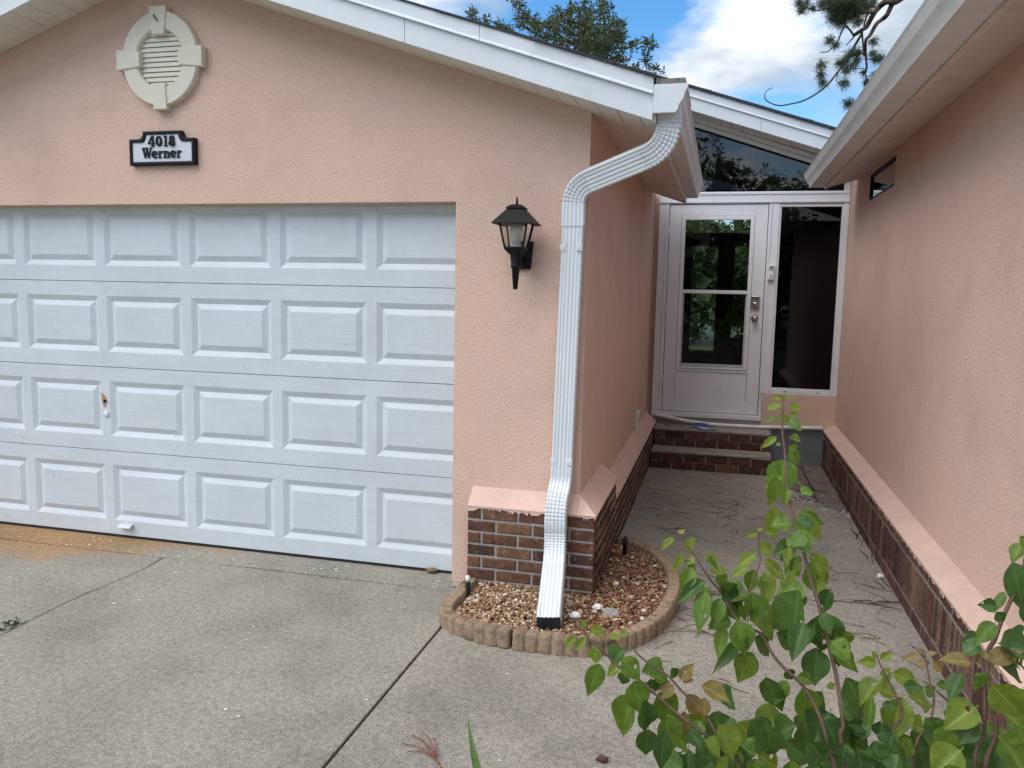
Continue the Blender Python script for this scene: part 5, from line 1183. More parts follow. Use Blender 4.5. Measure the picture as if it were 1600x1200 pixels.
# ------------------------------------------------------------------ measured plant and tree positions (metres)
LEAVES=[[0.814,-2.347,1.412,0.793,-2.348,1.411,0.009,"l"],[0.817,-2.329,1.408,0.84,-2.316,1.407,0.008,"l"],[0.815,-2.331,1.413,0.819,-2.327,1.42,0.006,"l"],[0.807,-2.422,1.408,0.783,-2.429,1.396,0.011,"l"],[0.824,-2.327,1.392,0.852,-2.317,1.385,0.012,"l"],[0.813,-2.347,1.381,0.818,-2.352,1.363,0.017,"l"],[0.824,-2.393,1.383,0.839,-2.391,1.383,0.009,"g"],[0.803,-2.399,1.374,0.781,-2.404,1.368,0.011,"g"],[0.828,-2.464,1.368,0.838,-2.464,1.362,0.007,"g"],[0.8,-2.461,1.349,0.774,-2.46,1.326,0.013,"l"],[0.823,-2.41,1.337,0.844,-2.409,1.33,0.012,"l"],[0.81,-2.424,1.324,0.801,-2.428,1.324,0.009,"g"],[0.815,-2.463,1.309,0.811,-2.483,1.247,0.05,"g"],[0.794,-2.565,1.294,0.786,-2.559,1.239,0.023,"g"],[0.815,-2.567,1.269,0.811,-2.575,1.241,0.015,"l"],[0.828,-2.481,1.254,0.844,-2.472,1.257,0.019,"g"],[0.839,-2.567,1.256,0.857,-2.555,1.263,0.019,"g"],[0.816,-2.359,1.409,0.806,-2.359,1.416,0.006,"l"],[0.81,-2.427,1.384,0.818,-2.422,1.376,0.009,"l"],[0.796,-2.554,1.233,0.796,-2.541,1.169,0.021,"l"],[0.842,-2.529,1.226,0.88,-2.53,1.176,0.021,"g"],[0.824,-2.612,1.21,0.793,-2.624,1.213,0.026,"g"],[0.829,-2.634,1.213,0.844,-2.645,1.175,0.035,"g"],[0.826,-2.631,1.194,0.816,-2.634,1.179,0.019,"g"],[0.843,-2.652,1.209,0.825,-2.655,1.186,0.024,"g"],[0.813,-2.649,1.172,0.794,-2.656,1.165,0.029,"m"],[0.82,-2.607,1.147,0.842,-2.603,1.118,0.023,"g"],[0.824,-2.668,1.149,0.813,-2.676,1.088,0.019,"l"],[0.855,-2.601,1.161,0.881,-2.611,1.12,0.025,"l"],[0.878,-2.599,1.116,0.884,-2.615,1.071,0.015,"l"],[0.895,-2.631,1.107,0.887,-2.627,1.064,0.022,"m"],[0.831,-2.719,1.134,0.827,-2.713,1.055,0.043,"m"],[0.873,-2.702,1.091,0.878,-2.702,1.025,0.053,"m"],[0.838,-2.759,1.091,0.822,-2.783,1.039,0.029,"m"],[0.617,-2.699,1.191,0.596,-2.697,1.17,0.01,"l"],[0.621,-2.692,1.197,0.63,-2.687,1.202,0.008,"l"],[0.64,-2.616,1.171,0.641,-2.611,1.142,0.015,"l"],[0.643,-2.674,1.189,0.65,-2.675,1.177,0.008,"l"],[0.633,-2.678,1.16,0.618,-2.678,1.126,0.013,"l"],[0.655,-2.721,1.166,0.64,-2.722,1.154,0.01,"l"],[0.665,-2.647,1.146,0.691,-2.634,1.135,0.015,"l"],[0.668,-2.727,1.165,0.693,-2.714,1.147,0.012,"g"],[0.649,-2.733,1.156,0.635,-2.744,1.116,0.024,"g"],[0.661,-2.691,1.124,0.641,-2.691,1.113,0.01,"r"],[0.676,-2.708,1.141,0.705,-2.692,1.136,0.013,"l"],[0.692,-2.687,1.131,0.706,-2.687,1.109,0.02,"g"],[0.666,-2.727,1.125,0.647,-2.737,1.113,0.021,"m"],[0.675,-2.755,1.127,0.665,-2.776,1.065,0.028,"g"],[0.684,-2.693,1.103,0.682,-2.685,1.059,0.015,"l"],[0.699,-2.751,1.113,0.692,-2.77,1.07,0.023,"g"],[0.718,-2.648,1.101,0.742,-2.645,1.041,0.035,"g"],[0.761,-2.633,1.195,0.744,-2.64,1.188,0.01,"l"],[0.762,-2.612,1.192,0.769,-2.608,1.196,0.007,"l"],[0.771,-2.626,1.194,0.791,-2.62,1.193,0.007,"l"],[0.764,-2.677,1.194,0.779,-2.668,1.169,0.017,"l"],[0.759,-2.697,1.176,0.732,-2.704,1.157,0.017,"l"],[0.774,-2.617,1.145,0.807,-2.621,1.111,0.02,"l"],[0.751,-2.645,1.135,0.725,-2.643,1.114,0.015,"l"],[0.759,-2.654,1.136,0.752,-2.652,1.096,0.022,"g"],[0.771,-2.705,1.153,0.778,-2.709,1.103,0.024,"l"],[0.765,-2.715,1.137,0.768,-2.712,1.12,0.013,"l"],[0.753,-2.716,1.117,0.76,-2.719,1.07,0.035,"g"],[0.78,-2.661,1.067,0.821,-2.641,1.016,0.022,"g"],[0.794,-2.678,1.048,0.788,-2.681,1.03,0.015,"m"],[0.792,-2.739,1.055,0.819,-2.728,1.028,0.023,"m"],[0.708,-2.751,1.065,0.702,-2.762,1.016,0.021,"g"],[0.727,-2.747,1.075,0.743,-2.759,1.025,0.039,"g"],[0.744,-2.745,1.076,0.781,-2.724,1.04,0.032,"g"],[0.758,-2.707,1.028,0.786,-2.699,0.999,0.028,"m"],[0.747,-2.754,1.048,0.75,-2.757,1.029,0.012,"m"],[0.815,-2.665,1.189,0.812,-2.673,1.156,0.014,"l"],[0.46,-2.802,1.029,0.443,-2.802,1.01,0.012,"l"],[0.481,-2.838,1.047,0.466,-2.839,1.025,0.012,"l"],[0.478,-2.789,1.04,0.499,-2.781,1.03,0.015,"l"],[0.463,-2.796,1.052,0.473,-2.791,1.046,0.012,"l"],[0.498,-2.845,1.036,0.5,-2.843,1.011,0.018,"l"],[0.51,-2.868,1.022,0.496,-2.876,0.974,0.027,"g"],[0.531,-2.783,1.033,0.544,-2.778,1.034,0.012,"l"],[0.518,-2.837,1.049,0.534,-2.827,1.051,0.011,"l"],[0.548,-2.808,1.02,0.525,-2.813,0.996,0.025,"m"],[0.545,-2.88,1.041,0.572,-2.874,1.006,0.026,"g"],[0.545,-2.872,1.015,0.526,-2.874,1.004,0.016,"l"],[0.552,-2.854,1.001,0.546,-2.853,0.981,0.016,"m"],[0.571,-2.829,0.994,0.609,-2.812,0.975,0.025,"g"],[0.565,-2.868,1.0,0.578,-2.864,0.949,0.033,"g"],[0.567,-2.845,0.967,0.547,-2.841,0.893,0.033,"g"],[0.587,-2.885,0.979,0.589,-2.878,0.925,0.024,"m"],[0.589,-2.81,0.976,0.594,-2.808,0.95,0.019,"m"],[0.601,-2.812,0.956,0.628,-2.795,0.904,0.034,"g"],[0.62,-2.875,0.957,0.629,-2.877,0.893,0.032,"g"],[0.624,-2.93,0.957,0.619,-2.925,0.894,0.021,"m"],[0.625,-2.799,0.969,0.603,-2.805,0.955,0.013,"r"],[0.631,-2.825,0.978,0.615,-2.827,0.954,0.018,"r"],[0.637,-2.816,0.979,0.656,-2.813,1.006,0.018,"r"],[0.643,-2.813,0.974,0.658,-2.807,0.978,0.013,"r"],[0.65,-2.832,0.971,0.673,-2.83,0.935,0.022,"r"],[0.652,-2.855,0.954,0.64,-2.854,0.9,0.02,"r"],[0.623,-2.812,1.0,0.632,-2.808,0.984,0.014,"m"],[0.671,-2.88,1.011,0.709,-2.88,0.991,0.024,"r"],[0.693,-2.834,0.99,0.719,-2.826,0.958,0.022,"m"],[0.682,-2.873,0.988,0.681,-2.873,0.959,0.017,"r"],[0.717,-2.83,0.962,0.729,-2.832,0.954,0.02,"m"],[0.679,-2.879,0.949,0.67,-2.885,0.931,0.026,"g"],[0.659,-2.932,0.964,0.675,-2.937,0.94,0.019,"m"],[0.701,-2.888,0.957,0.723,-2.896,0.912,0.031,"l"],[0.681,-2.924,0.946,0.703,-2.929,0.923,0.029,"l"],[0.683,-2.899,0.913,0.677,-2.905,0.885,0.021,"m"],[0.732,-2.85,0.944,0.764,-2.841,0.906,0.028,"l"],[0.746,-2.88,0.966,0.783,-2.859,0.909,0.033,"m"],[0.734,-2.93,0.948,0.754,-2.927,0.933,0.019,"g"],[0.759,-2.898,0.923,0.776,-2.893,0.927,0.013,"g"],[0.703,-2.929,0.921,0.712,-2.923,0.89,0.031,"l"],[0.762,-2.889,0.908,0.763,-2.898,0.884,0.031,"g"],[0.896,-2.701,1.05,0.904,-2.715,1.006,0.031,"g"],[0.863,-2.731,1.038,0.862,-2.741,0.982,0.04,"m"],[0.777,-2.785,0.998,0.803,-2.766,0.933,0.024,"m"],[0.818,-2.758,0.982,0.8,-2.767,0.945,0.021,"g"],[0.815,-2.746,0.994,0.824,-2.744,0.976,0.016,"m"],[0.824,-2.796,1.007,0.851,-2.795,0.999,0.017,"g"],[0.837,-2.781,0.987,0.849,-2.779,0.933,0.036,"g"],[0.875,-2.742,0.964,0.87,-2.734,0.916,0.028,"m"],[0.906,-2.747,1.002,0.947,-2.75,0.925,0.038,"m"],[0.885,-2.737,0.976,0.891,-2.74,0.966,0.015,"l"],[0.887,-2.846,0.984,0.908,-2.84,0.973,0.024,"m"],[0.868,-2.809,0.951,0.898,-2.819,0.899,0.049,"m"],[0.902,-2.809,0.942,0.936,-2.792,0.932,0.015,"m"],[0.945,-2.788,0.987,0.942,-2.795,0.937,0.016,"g"],[0.956,-2.762,1.03,0.927,-2.771,1.032,0.014,"l"],[0.973,-2.682,0.999,0.991,-2.676,1.012,0.014,"l"],[0.969,-2.68,1.003,0.962,-2.677,1.012,0.009,"l"],[0.97,-2.726,1.01,0.979,-2.728,0.99,0.016,"l"],[0.989,-2.689,0.986,1.031,-2.679,0.967,0.023,"l"],[0.963,-2.762,1.002,0.933,-2.776,0.972,0.026,"l"],[0.959,-2.715,0.967,0.989,-2.708,0.952,0.021,"l"],[0.989,-2.776,1.001,1.019,-2.767,0.999,0.018,"m"],[0.95,-2.824,0.989,0.973,-2.816,0.985,0.012,"m"],[0.995,-2.765,0.988,0.981,-2.781,0.925,0.037,"l"],[1.008,-2.73,0.97,1.042,-2.715,0.946,0.027,"l"],[1.017,-2.757,1.051,0.996,-2.761,1.043,0.01,"r"],[1.03,-2.727,1.04,1.024,-2.724,1.047,0.008,"r"],[1.047,-2.684,1.007,1.034,-2.688,1.006,0.012,"r"],[1.04,-2.728,1.038,1.047,-2.727,1.046,0.011,"r"],[1.06,-2.66,0.997,1.075,-2.659,0.988,0.014,"r"],[1.033,-2.731,0.988,1.045,-2.729,0.972,0.021,"g"],[1.053,-2.722,0.987,1.07,-2.716,0.985,0.011,"g"],[1.002,-2.77,0.939,1.028,-2.771,0.929,0.029,"l"],[1.061,-2.739,0.953,1.078,-2.739,0.932,0.026,"g"],[1.064,-2.903,1.047,1.025,-2.918,1.021,0.036,"l"],[1.054,-2.896,1.106,1.015,-2.903,1.107,0.016,"r"],[1.076,-2.874,1.099,1.118,-2.863,1.115,0.023,"r"],[1.079,-2.843,1.09,1.072,-2.843,1.097,0.01,"r"],[1.058,-2.917,1.124,1.062,-2.916,1.133,0.01,"r"],[1.074,-2.873,1.103,1.085,-2.866,1.109,0.011,"r"],[1.085,-2.829,1.082,1.082,-2.83,1.074,0.011,"r"],[1.084,-2.883,1.168,1.065,-2.884,1.138,0.021,"g"],[1.097,-2.856,1.125,1.141,-2.843,1.109,0.042,"m"],[1.1,-2.841,1.093,1.131,-2.831,1.068,0.034,"m"],[1.076,-2.851,1.13,1.057,-2.85,1.122,0.019,"m"],[1.067,-2.87,1.124,1.048,-2.876,1.114,0.019,"m"],[1.057,-2.848,1.071,1.038,-2.862,1.038,0.019,"m"],[1.053,-2.905,1.095,1.065,-2.898,1.071,0.016,"g"],[1.065,-2.931,1.097,1.106,-2.912,1.053,0.029,"l"],[1.098,-2.879,1.035,1.14,-2.872,1.001,0.038,"l"],[1.12,-2.899,1.082,1.11,-2.898,1.052,0.023,"g"],[1.093,-2.865,0.979,1.095,-2.88,0.929,0.051,"l"],[1.044,-2.921,0.989,1.011,-2.93,0.953,0.042,"l"],[1.066,-2.909,1.023,1.042,-2.92,1.001,0.023,"m"],[1.078,-2.942,1.025,1.113,-2.932,0.988,0.032,"l"],[1.059,-2.884,0.976,1.068,-2.885,0.97,0.016,"m"],[0.836,-2.881,0.945,0.861,-2.869,0.912,0.03,"m"],[0.806,-2.834,0.913,0.84,-2.822,0.881,0.034,"m"],[0.773,-2.895,0.976,0.786,-2.889,0.922,0.038,"m"],[0.766,-2.829,0.878,0.797,-2.811,0.852,0.028,"l"],[0.882,-2.825,0.898,0.895,-2.83,0.88,0.026,"m"],[0.924,-2.8,0.902,0.935,-2.807,0.865,0.042,"m"],[0.947,-2.798,0.94,0.923,-2.796,0.924,0.026,"m"],[0.962,-2.78,0.944,0.965,-2.787,0.919,0.026,"m"],[0.997,-2.833,0.945,0.992,-2.83,0.917,0.025,"g"],[0.968,-2.847,0.962,0.963,-2.848,0.931,0.027,"m"],[1.022,-2.789,0.964,1.042,-2.794,0.936,0.03,"m"],[1.042,-2.772,0.947,1.036,-2.785,0.918,0.027,"g"],[0.934,-2.867,0.954,0.945,-2.868,0.926,0.031,"m"],[0.974,-2.863,0.936,0.967,-2.874,0.911,0.034,"m"],[1.012,-2.803,0.914,1.026,-2.797,0.875,0.035,"m"],[1.044,-2.765,0.903,1.041,-2.775,0.873,0.036,"m"],[0.9,-2.845,0.93,0.896,-2.851,0.902,0.032,"m"],[1.032,-2.909,1.004,1.043,-2.908,0.982,0.027,"l"],[1.118,-2.86,0.943,1.124,-2.862,0.916,0.038,"g"],[1.101,-2.943,1.047,1.113,-2.939,1.019,0.03,"g"],[1.014,-2.963,0.986,1.023,-2.96,0.959,0.035,"g"],[0.965,-2.825,0.895,0.971,-2.819,0.864,0.032,"m"],[0.862,-2.847,0.89,0.856,-2.848,0.859,0.035,"g"],[0.817,-2.886,0.912,0.814,-2.888,0.884,0.031,"g"],[0.782,-2.897,0.901,0.779,-2.896,0.875,0.031,"l"],[1.152,-2.752,1.253,1.138,-2.763,1.228,0.019,"g"],[1.12,-2.801,1.24,1.141,-2.806,1.175,0.036,"m"],[1.127,-2.776,1.18,1.111,-2.788,1.154,0.013,"g"],[1.112,-2.795,1.159,1.088,-2.797,1.159,0.017,"m"],[1.085,-2.868,1.178,1.098,-2.863,1.164,0.012,"m"],[1.08,-2.875,1.168,1.061,-2.89,1.139,0.018,"g"],[1.08,-2.838,1.127,1.056,-2.848,1.12,0.014,"m"],[1.088,-2.815,1.104,1.066,-2.821,1.094,0.019,"m"],[1.091,-2.868,1.13,1.135,-2.849,1.1,0.036,"m"],[1.121,-2.858,1.19,1.13,-2.854,1.162,0.01,"m"],[1.128,-2.799,1.275,1.144,-2.801,1.258,0.017,"g"],[0.732,-2.767,0.91,0.697,-2.812,0.867,0.048,"m"],[0.724,-2.797,0.877,0.691,-2.84,0.843,0.049,"m"],[1.078,-2.695,0.916,1.09,-2.694,0.853,0.048,"m"],[1.069,-2.814,0.964,1.044,-2.847,0.927,0.049,"g"],[1.059,-2.831,1.005,1.079,-2.86,0.946,0.034,"g"],[0.949,-2.76,0.905,0.93,-2.753,0.878,0.031,"m"],[0.92,-2.666,0.822,0.885,-2.668,0.794,0.048,"g"],[0.762,-2.694,0.846,0.744,-2.705,0.78,0.032,"m"],[1.035,-2.654,0.878,1.071,-2.696,0.811,0.036,"m"],[0.61,-2.708,0.789,0.656,-2.707,0.721,0.03,"m"],[0.789,-2.703,0.879,0.825,-2.692,0.823,0.032,"g"],[0.704,-2.829,0.902,0.693,-2.811,0.862,0.03,"m"],[0.88,-2.652,0.841,0.93,-2.662,0.797,0.034,"m"],[0.654,-2.719,0.877,0.664,-2.701,0.825,0.041,"g"],[0.741,-2.828,0.848,0.744,-2.824,0.805,0.05,"g"],[0.712,-2.757,0.864,0.684,-2.776,0.81,0.039,"m"],[0.89,-2.753,0.935,0.864,-2.788,0.899,0.047,"m"],[0.789,-2.778,0.838,0.751,-2.788,0.77,0.043,"m"],[0.886,-2.763,0.933,0.924,-2.75,0.866,0.037,"g"],[1.109,-2.595,0.814,1.112,-2.599,0.758,0.035,"g"],[1.172,-2.67,0.931,1.218,-2.673,0.904,0.048,"m"],[1.088,-2.587,0.851,1.125,-2.589,0.805,0.039,"g"],[1.088,-2.883,1.016,1.13,-2.932,0.952,0.032,"g"],[1.12,-2.708,0.891,1.091,-2.711,0.851,0.048,"g"],[1.087,-2.87,0.989,1.107,-2.913,0.938,0.035,"m"],[0.606,-2.704,0.86,0.646,-2.734,0.819,0.031,"g"],[0.883,-2.616,0.841,0.872,-2.612,0.777,0.038,"m"],[0.657,-2.697,0.799,0.659,-2.717,0.736,0.046,"m"],[0.99,-2.664,0.799,1.033,-2.68,0.769,0.041,"m"],[1.069,-2.859,1.004,1.068,-2.885,0.955,0.048,"m"],[0.588,-2.777,0.869,0.586,-2.777,0.822,0.032,"m"],[0.837,-2.774,0.91,0.805,-2.764,0.885,0.031,"m"],[0.941,-2.648,0.785,0.948,-2.632,0.737,0.039,"g"],[0.87,-2.658,0.869,0.856,-2.662,0.838,0.032,"m"],[1.002,-2.725,0.873,1.046,-2.761,0.812,0.043,"m"],[0.633,-2.7,0.794,0.616,-2.724,0.761,0.048,"g"],[0.597,-2.728,0.768,0.627,-2.722,0.7,0.033,"g"],[1.196,-2.667,0.869,1.153,-2.653,0.799,0.033,"g"],[1.018,-2.658,0.823,1.051,-2.687,0.756,0.038,"g"],[0.733,-2.805,0.888,0.72,-2.803,0.839,0.041,"g"],[1.093,-2.806,0.957,1.124,-2.836,0.914,0.03,"m"],[1.103,-2.773,0.935,1.136,-2.794,0.892,0.031,"g"],[0.831,-2.637,0.752,0.873,-2.645,0.713,0.032,"m"],[0.981,-2.693,0.85,0.991,-2.739,0.783,0.031,"m"],[1.135,-2.716,0.94,1.154,-2.728,0.872,0.035,"g"],[0.881,-2.773,0.867,0.925,-2.818,0.829,0.048,"m"],[1.015,-2.744,0.885,0.98,-2.765,0.854,0.044,"m"],[1.023,-2.635,0.817,1.028,-2.65,0.785,0.047,"g"],[0.975,-2.753,0.911,1.014,-2.766,0.862,0.036,"g"],[0.917,-2.717,0.881,0.87,-2.706,0.855,0.049,"m"],[0.826,-2.701,0.888,0.778,-2.735,0.863,0.048,"g"],[0.88,-2.621,0.768,0.9,-2.607,0.701,0.038,"m"],[1.052,-2.876,0.971,1.064,-2.862,0.933,0.043,"g"],[1.031,-2.642,0.898,1.007,-2.632,0.844,0.036,"g"],[1.053,-2.601,0.845,1.092,-2.589,0.78,0.043,"m"],[1.053,-2.574,0.807,1.039,-2.618,0.75,0.04,"g"],[1.046,-2.892,0.968,1.064,-2.918,0.916,0.033,"m"],[0.848,-2.664,0.77,0.849,-2.714,0.707,0.042,"g"],[1.154,-2.685,0.846,1.105,-2.686,0.812,0.035,"m"],[1.062,-2.815,0.968,1.073,-2.863,0.924,0.049,"g"],[0.885,-2.713,1.033,0.923,-2.711,0.996,0.023,"g"],[0.855,-2.58,1.136,0.885,-2.561,1.077,0.035,"g"],[0.831,-2.609,1.218,0.856,-2.613,1.212,0.023,"m"],[0.808,-2.522,1.284,0.786,-2.514,1.246,0.021,"l"],[0.867,-2.722,1.093,0.88,-2.735,1.065,0.021,"m"],[0.884,-2.674,1.041,0.909,-2.665,1.004,0.035,"g"],[0.86,-2.732,1.076,0.828,-2.738,1.029,0.024,"m"],[0.835,-2.548,1.212,0.877,-2.529,1.195,0.019,"g"],[0.814,-2.457,1.266,0.789,-2.449,1.243,0.027,"l"],[0.824,-2.418,1.316,0.844,-2.414,1.29,0.021,"g"],[0.838,-2.6,1.144,0.819,-2.616,1.12,0.026,"g"],[0.846,-2.669,1.118,0.804,-2.688,1.102,0.036,"g"],[0.817,-2.418,1.381,0.84,-2.434,1.364,0.019,"g"],[0.878,-2.752,1.056,0.906,-2.767,1.042,0.031,"g"],[0.825,-2.397,1.32,0.838,-2.392,1.302,0.017,"l"],[0.828,-2.584,1.18,0.812,-2.588,1.141,0.029,"m"],[0.852,-2.676,1.101,0.821,-2.681,1.083,0.024,"m"],[0.83,-2.581,1.229,0.87,-2.569,1.185,0.027,"l"],[0.823,-2.526,1.208,0.797,-2.521,1.18,0.022,"g"],[0.873,-2.669,1.036,0.831,-2.674,1.016,0.03,"g"],[0.854,-2.623,1.094,0.82,-2.62,1.076,0.022,"g"],[0.83,-2.593,1.225,0.848,-2.601,1.2,0.029,"g"],[0.685,-2.709,1.111,0.662,-2.703,1.068,0.026,"g"],[0.76,-2.728,1.013,0.742,-2.721,0.958,0.033,"g"],[0.677,-2.742,1.136,0.636,-2.756,1.102,0.021,"m"],[0.723,-2.719,1.058,0.69,-2.732,1.047,0.022,"g"],[0.719,-2.712,1.061,0.689,-2.716,1.044,0.021,"g"],[0.691,-2.714,1.125,0.73,-2.69,1.083,0.022,"g"],[0.743,-2.734,1.038,0.703,-2.747,0.983,0.02,"m"],[0.697,-2.688,1.106,0.74,-2.692,1.095,0.035,"g"],[0.705,-2.692,1.095,0.731,-2.697,1.059,0.034,"g"],[0.694,-2.735,1.127,0.709,-2.718,1.112,0.02,"m"],[0.696,-2.721,1.12,0.723,-2.701,1.076,0.027,"m"],[0.656,-2.726,1.154,0.641,-2.712,1.138,0.027,"m"]]
STEMS=[[[[0.815,-2.353,1.419],[0.812,-2.375,1.399],[0.811,-2.403,1.374],[0.81,-2.433,1.348],[0.813,-2.46,1.324],[0.815,-2.491,1.298],[0.815,-2.523,1.273],[0.818,-2.543,1.257],[0.823,-2.582,1.226],[0.842,-2.624,1.169],[0.854,-2.657,1.126],[0.868,-2.687,1.089],[0.882,-2.734,1.037],[0.892,-2.77,0.998],[0.898,-2.823,0.948],[0.904,-2.842,0.889],[1.03,-2.9,0.5],[1.02,-2.93,0.0]],0.0025,0.009],[[[0.619,-2.662,1.188],[0.63,-2.667,1.178],[0.652,-2.682,1.154],[0.679,-2.702,1.123],[0.702,-2.715,1.102],[0.725,-2.738,1.071],[0.749,-2.744,1.058],[0.771,-2.748,1.049],[0.788,-2.766,1.026],[0.81,-2.781,1.007],[0.836,-2.792,0.99],[0.861,-2.822,0.957],[0.885,-2.847,0.889],[1.0,-2.9,0.55],[1.02,-2.93,0.0]],0.002,0.008],[[[0.764,-2.621,1.194],[0.765,-2.645,1.165],[0.767,-2.657,1.15],[0.759,-2.679,1.128],[0.752,-2.695,1.112],[0.747,-2.739,1.065]],0.0018,0.003],[[[0.769,-2.692,1.11],[0.77,-2.709,1.091],[0.771,-2.731,1.067],[0.775,-2.75,1.046]],0.002,0.003],[[[0.464,-2.815,1.056],[0.482,-2.826,1.04],[0.51,-2.836,1.023],[0.542,-2.848,1.003],[0.564,-2.851,0.995],[0.596,-2.862,0.978],[0.641,-2.878,0.953],[0.672,-2.888,0.938],[0.703,-2.89,0.911],[0.769,-2.89,0.781],[0.95,-2.9,0.4],[1.02,-2.93,0.0]],0.002,0.008],[[[0.562,-2.819,1.027],[0.567,-2.824,1.021],[0.599,-2.833,1.004],[0.62,-2.837,0.996],[0.642,-2.848,0.98],[0.672,-2.861,0.962],[0.692,-2.876,0.945],[0.709,-2.888,0.922],[0.729,-2.885,0.906],[0.744,-2.884,0.882],[0.809,-2.882,0.762],[0.98,-2.9,0.45],[1.02,-2.93,0.0]],0.002,0.008],[[[0.96,-2.724,1.028],[0.963,-2.733,1.018],[0.974,-2.75,0.999],[0.983,-2.764,0.984],[0.99,-2.789,0.959],[0.975,-2.822,0.904],[1.05,-2.85,0.6],[1.02,-2.93,0.0]],0.0018,0.007],[[[1.039,-2.699,1.034],[1.039,-2.707,1.025],[1.042,-2.745,0.988],[1.045,-2.751,0.982],[1.033,-2.788,0.951],[1.009,-2.815,0.891],[1.06,-2.85,0.6],[1.02,-2.93,0.0]],0.0015,0.007],[[[1.074,-2.867,1.104],[1.073,-2.875,1.092],[1.071,-2.905,1.049],[1.071,-2.91,1.003],[1.061,-2.921,0.938],[1.1,-2.9,0.5],[1.02,-2.93,0.0]],0.0025,0.008],[[[1.16,-2.753,1.25],[1.143,-2.784,1.207],[1.129,-2.802,1.184],[1.108,-2.828,1.151],[1.094,-2.848,1.126],[1.083,-2.861,1.11],[1.077,-2.888,1.072],[1.088,-2.905,1.011],[1.074,-2.92,0.914],[1.12,-2.9,0.5],[1.02,-2.93,0.0]],0.004,0.009]]
PINE_BRANCHES=[[[[2.911,6.415,5.659],[2.727,6.23,5.218],[2.413,5.967,4.894],[2.292,5.9,4.866],[2.263,6.164,4.904],[2.185,6.034,4.789],[2.121,6.05,4.656],[2.04,5.804,4.548],[1.974,5.936,4.533]],0.075,0.03],[[[2.421,6.012,4.908],[2.364,5.955,4.867],[2.311,5.958,4.744],[2.277,6.033,4.719],[2.201,5.921,4.638],[2.144,5.904,4.521],[2.084,5.8,4.43],[2.125,6.015,4.334],[2.135,5.943,4.184],[2.126,5.983,4.13],[2.131,5.856,4.033]],0.05,0.012],[[[2.072,6.043,4.618],[2.069,5.921,4.478],[2.094,5.929,4.299]],0.02,0.012],[[[2.059,5.929,4.546],[1.954,5.895,4.348],[1.878,5.822,4.203],[1.802,5.758,4.087],[1.704,5.709,3.951],[1.594,5.688,3.86],[1.454,5.625,3.774],[1.333,5.68,3.758],[1.201,5.6,3.726],[1.084,5.604,3.77],[1.039,5.518,3.804],[1.051,5.579,3.882],[1.122,5.648,3.934]],0.024,0.006],[[[2.156,6.015,4.811],[2.097,5.932,4.737],[2.072,5.923,4.62]],0.02,0.012],[[[1.951,5.761,4.483],[1.899,5.774,4.559],[1.846,5.764,4.579],[1.82,5.817,4.513],[1.786,5.8,4.42],[1.755,5.945,4.412],[1.68,5.686,4.304],[1.606,5.699,4.305]],0.02,0.007],[[[1.96,5.818,4.48],[1.876,5.748,4.375]],0.015,0.007],[[[2.078,5.831,4.311],[1.942,5.774,4.264],[1.878,5.829,4.218]],0.018,0.01],[[[2.101,5.747,4.224],[2.224,6.064,4.29],[2.259,5.898,4.269]],0.012,0.008],[[[2.137,6.035,4.195],[1.968,5.91,4.164]],0.008,0.005],[[[1.725,5.926,4.848],[1.641,5.838,4.812],[1.566,5.968,4.833],[1.437,5.672,4.783],[1.397,5.845,4.881]],0.016,0.008],[[[1.7,5.696,3.986],[1.64,5.807,4.042],[1.642,5.841,4.181]],0.01,0.007],[[[1.807,5.694,4.071],[1.8,5.693,3.981],[1.87,5.654,3.969]],0.01,0.006],[[[2.163,5.888,4.744],[2.04,5.808,4.739],[1.927,5.879,4.73],[1.818,6.041,4.828],[1.715,5.823,4.815]],0.03,0.012],[[[2.164,5.924,4.832],[2.002,5.934,4.859],[1.838,5.835,4.862]],0.025,0.012]]
PINE_TUFTS=[[1.738,6.049,4.887,0.127],[1.82,6.051,4.818,0.141],[1.844,5.646,4.749,0.141],[1.93,5.719,4.704,0.127],[2.022,6.079,4.892,0.141],[2.132,6.307,4.933,0.114],[1.844,5.992,4.706,0.114],[1.732,5.806,4.707,0.114],[2.213,6.363,5.012,0.087],[1.578,5.463,4.743,0.087],[1.856,5.58,4.801,0.141],[2.041,6.145,4.755,0.101],[1.391,5.714,4.787,0.101],[1.342,5.433,4.767,0.08],[1.447,5.841,4.889,0.06],[1.544,6.194,4.947,0.06],[1.719,5.839,4.474,0.087],[1.765,5.717,4.385,0.06],[1.899,5.546,4.229,0.087],[1.971,5.551,4.252,0.087],[1.916,6.146,4.314,0.101],[1.908,5.826,4.139,0.087],[2.066,6.214,4.338,0.074],[1.939,5.512,4.106,0.074],[1.804,5.623,4.167,0.06],[1.606,5.424,4.099,0.083],[1.631,5.678,4.062,0.088],[1.623,5.412,3.908,0.074],[1.873,5.623,3.949,0.088],[2.174,5.871,4.445,0.074],[2.242,5.789,4.241,0.088],[2.161,5.575,4.175,0.06],[2.137,5.567,4.236,0.06],[2.189,6.243,4.099,0.074],[2.184,5.657,4.032,0.074],[1.954,5.806,3.77,0.101],[2.081,5.801,4.099,0.047],[1.666,5.888,4.916,0.107],[1.746,5.567,4.779,0.121],[2.033,5.818,4.869,0.121],[1.914,5.622,4.737,0.121],[1.858,5.925,4.749,0.107],[1.801,6.225,5.073,0.121],[1.994,6.033,5.021,0.134],[2.221,6.288,5.092,0.121],[1.637,5.653,4.94,0.121]]
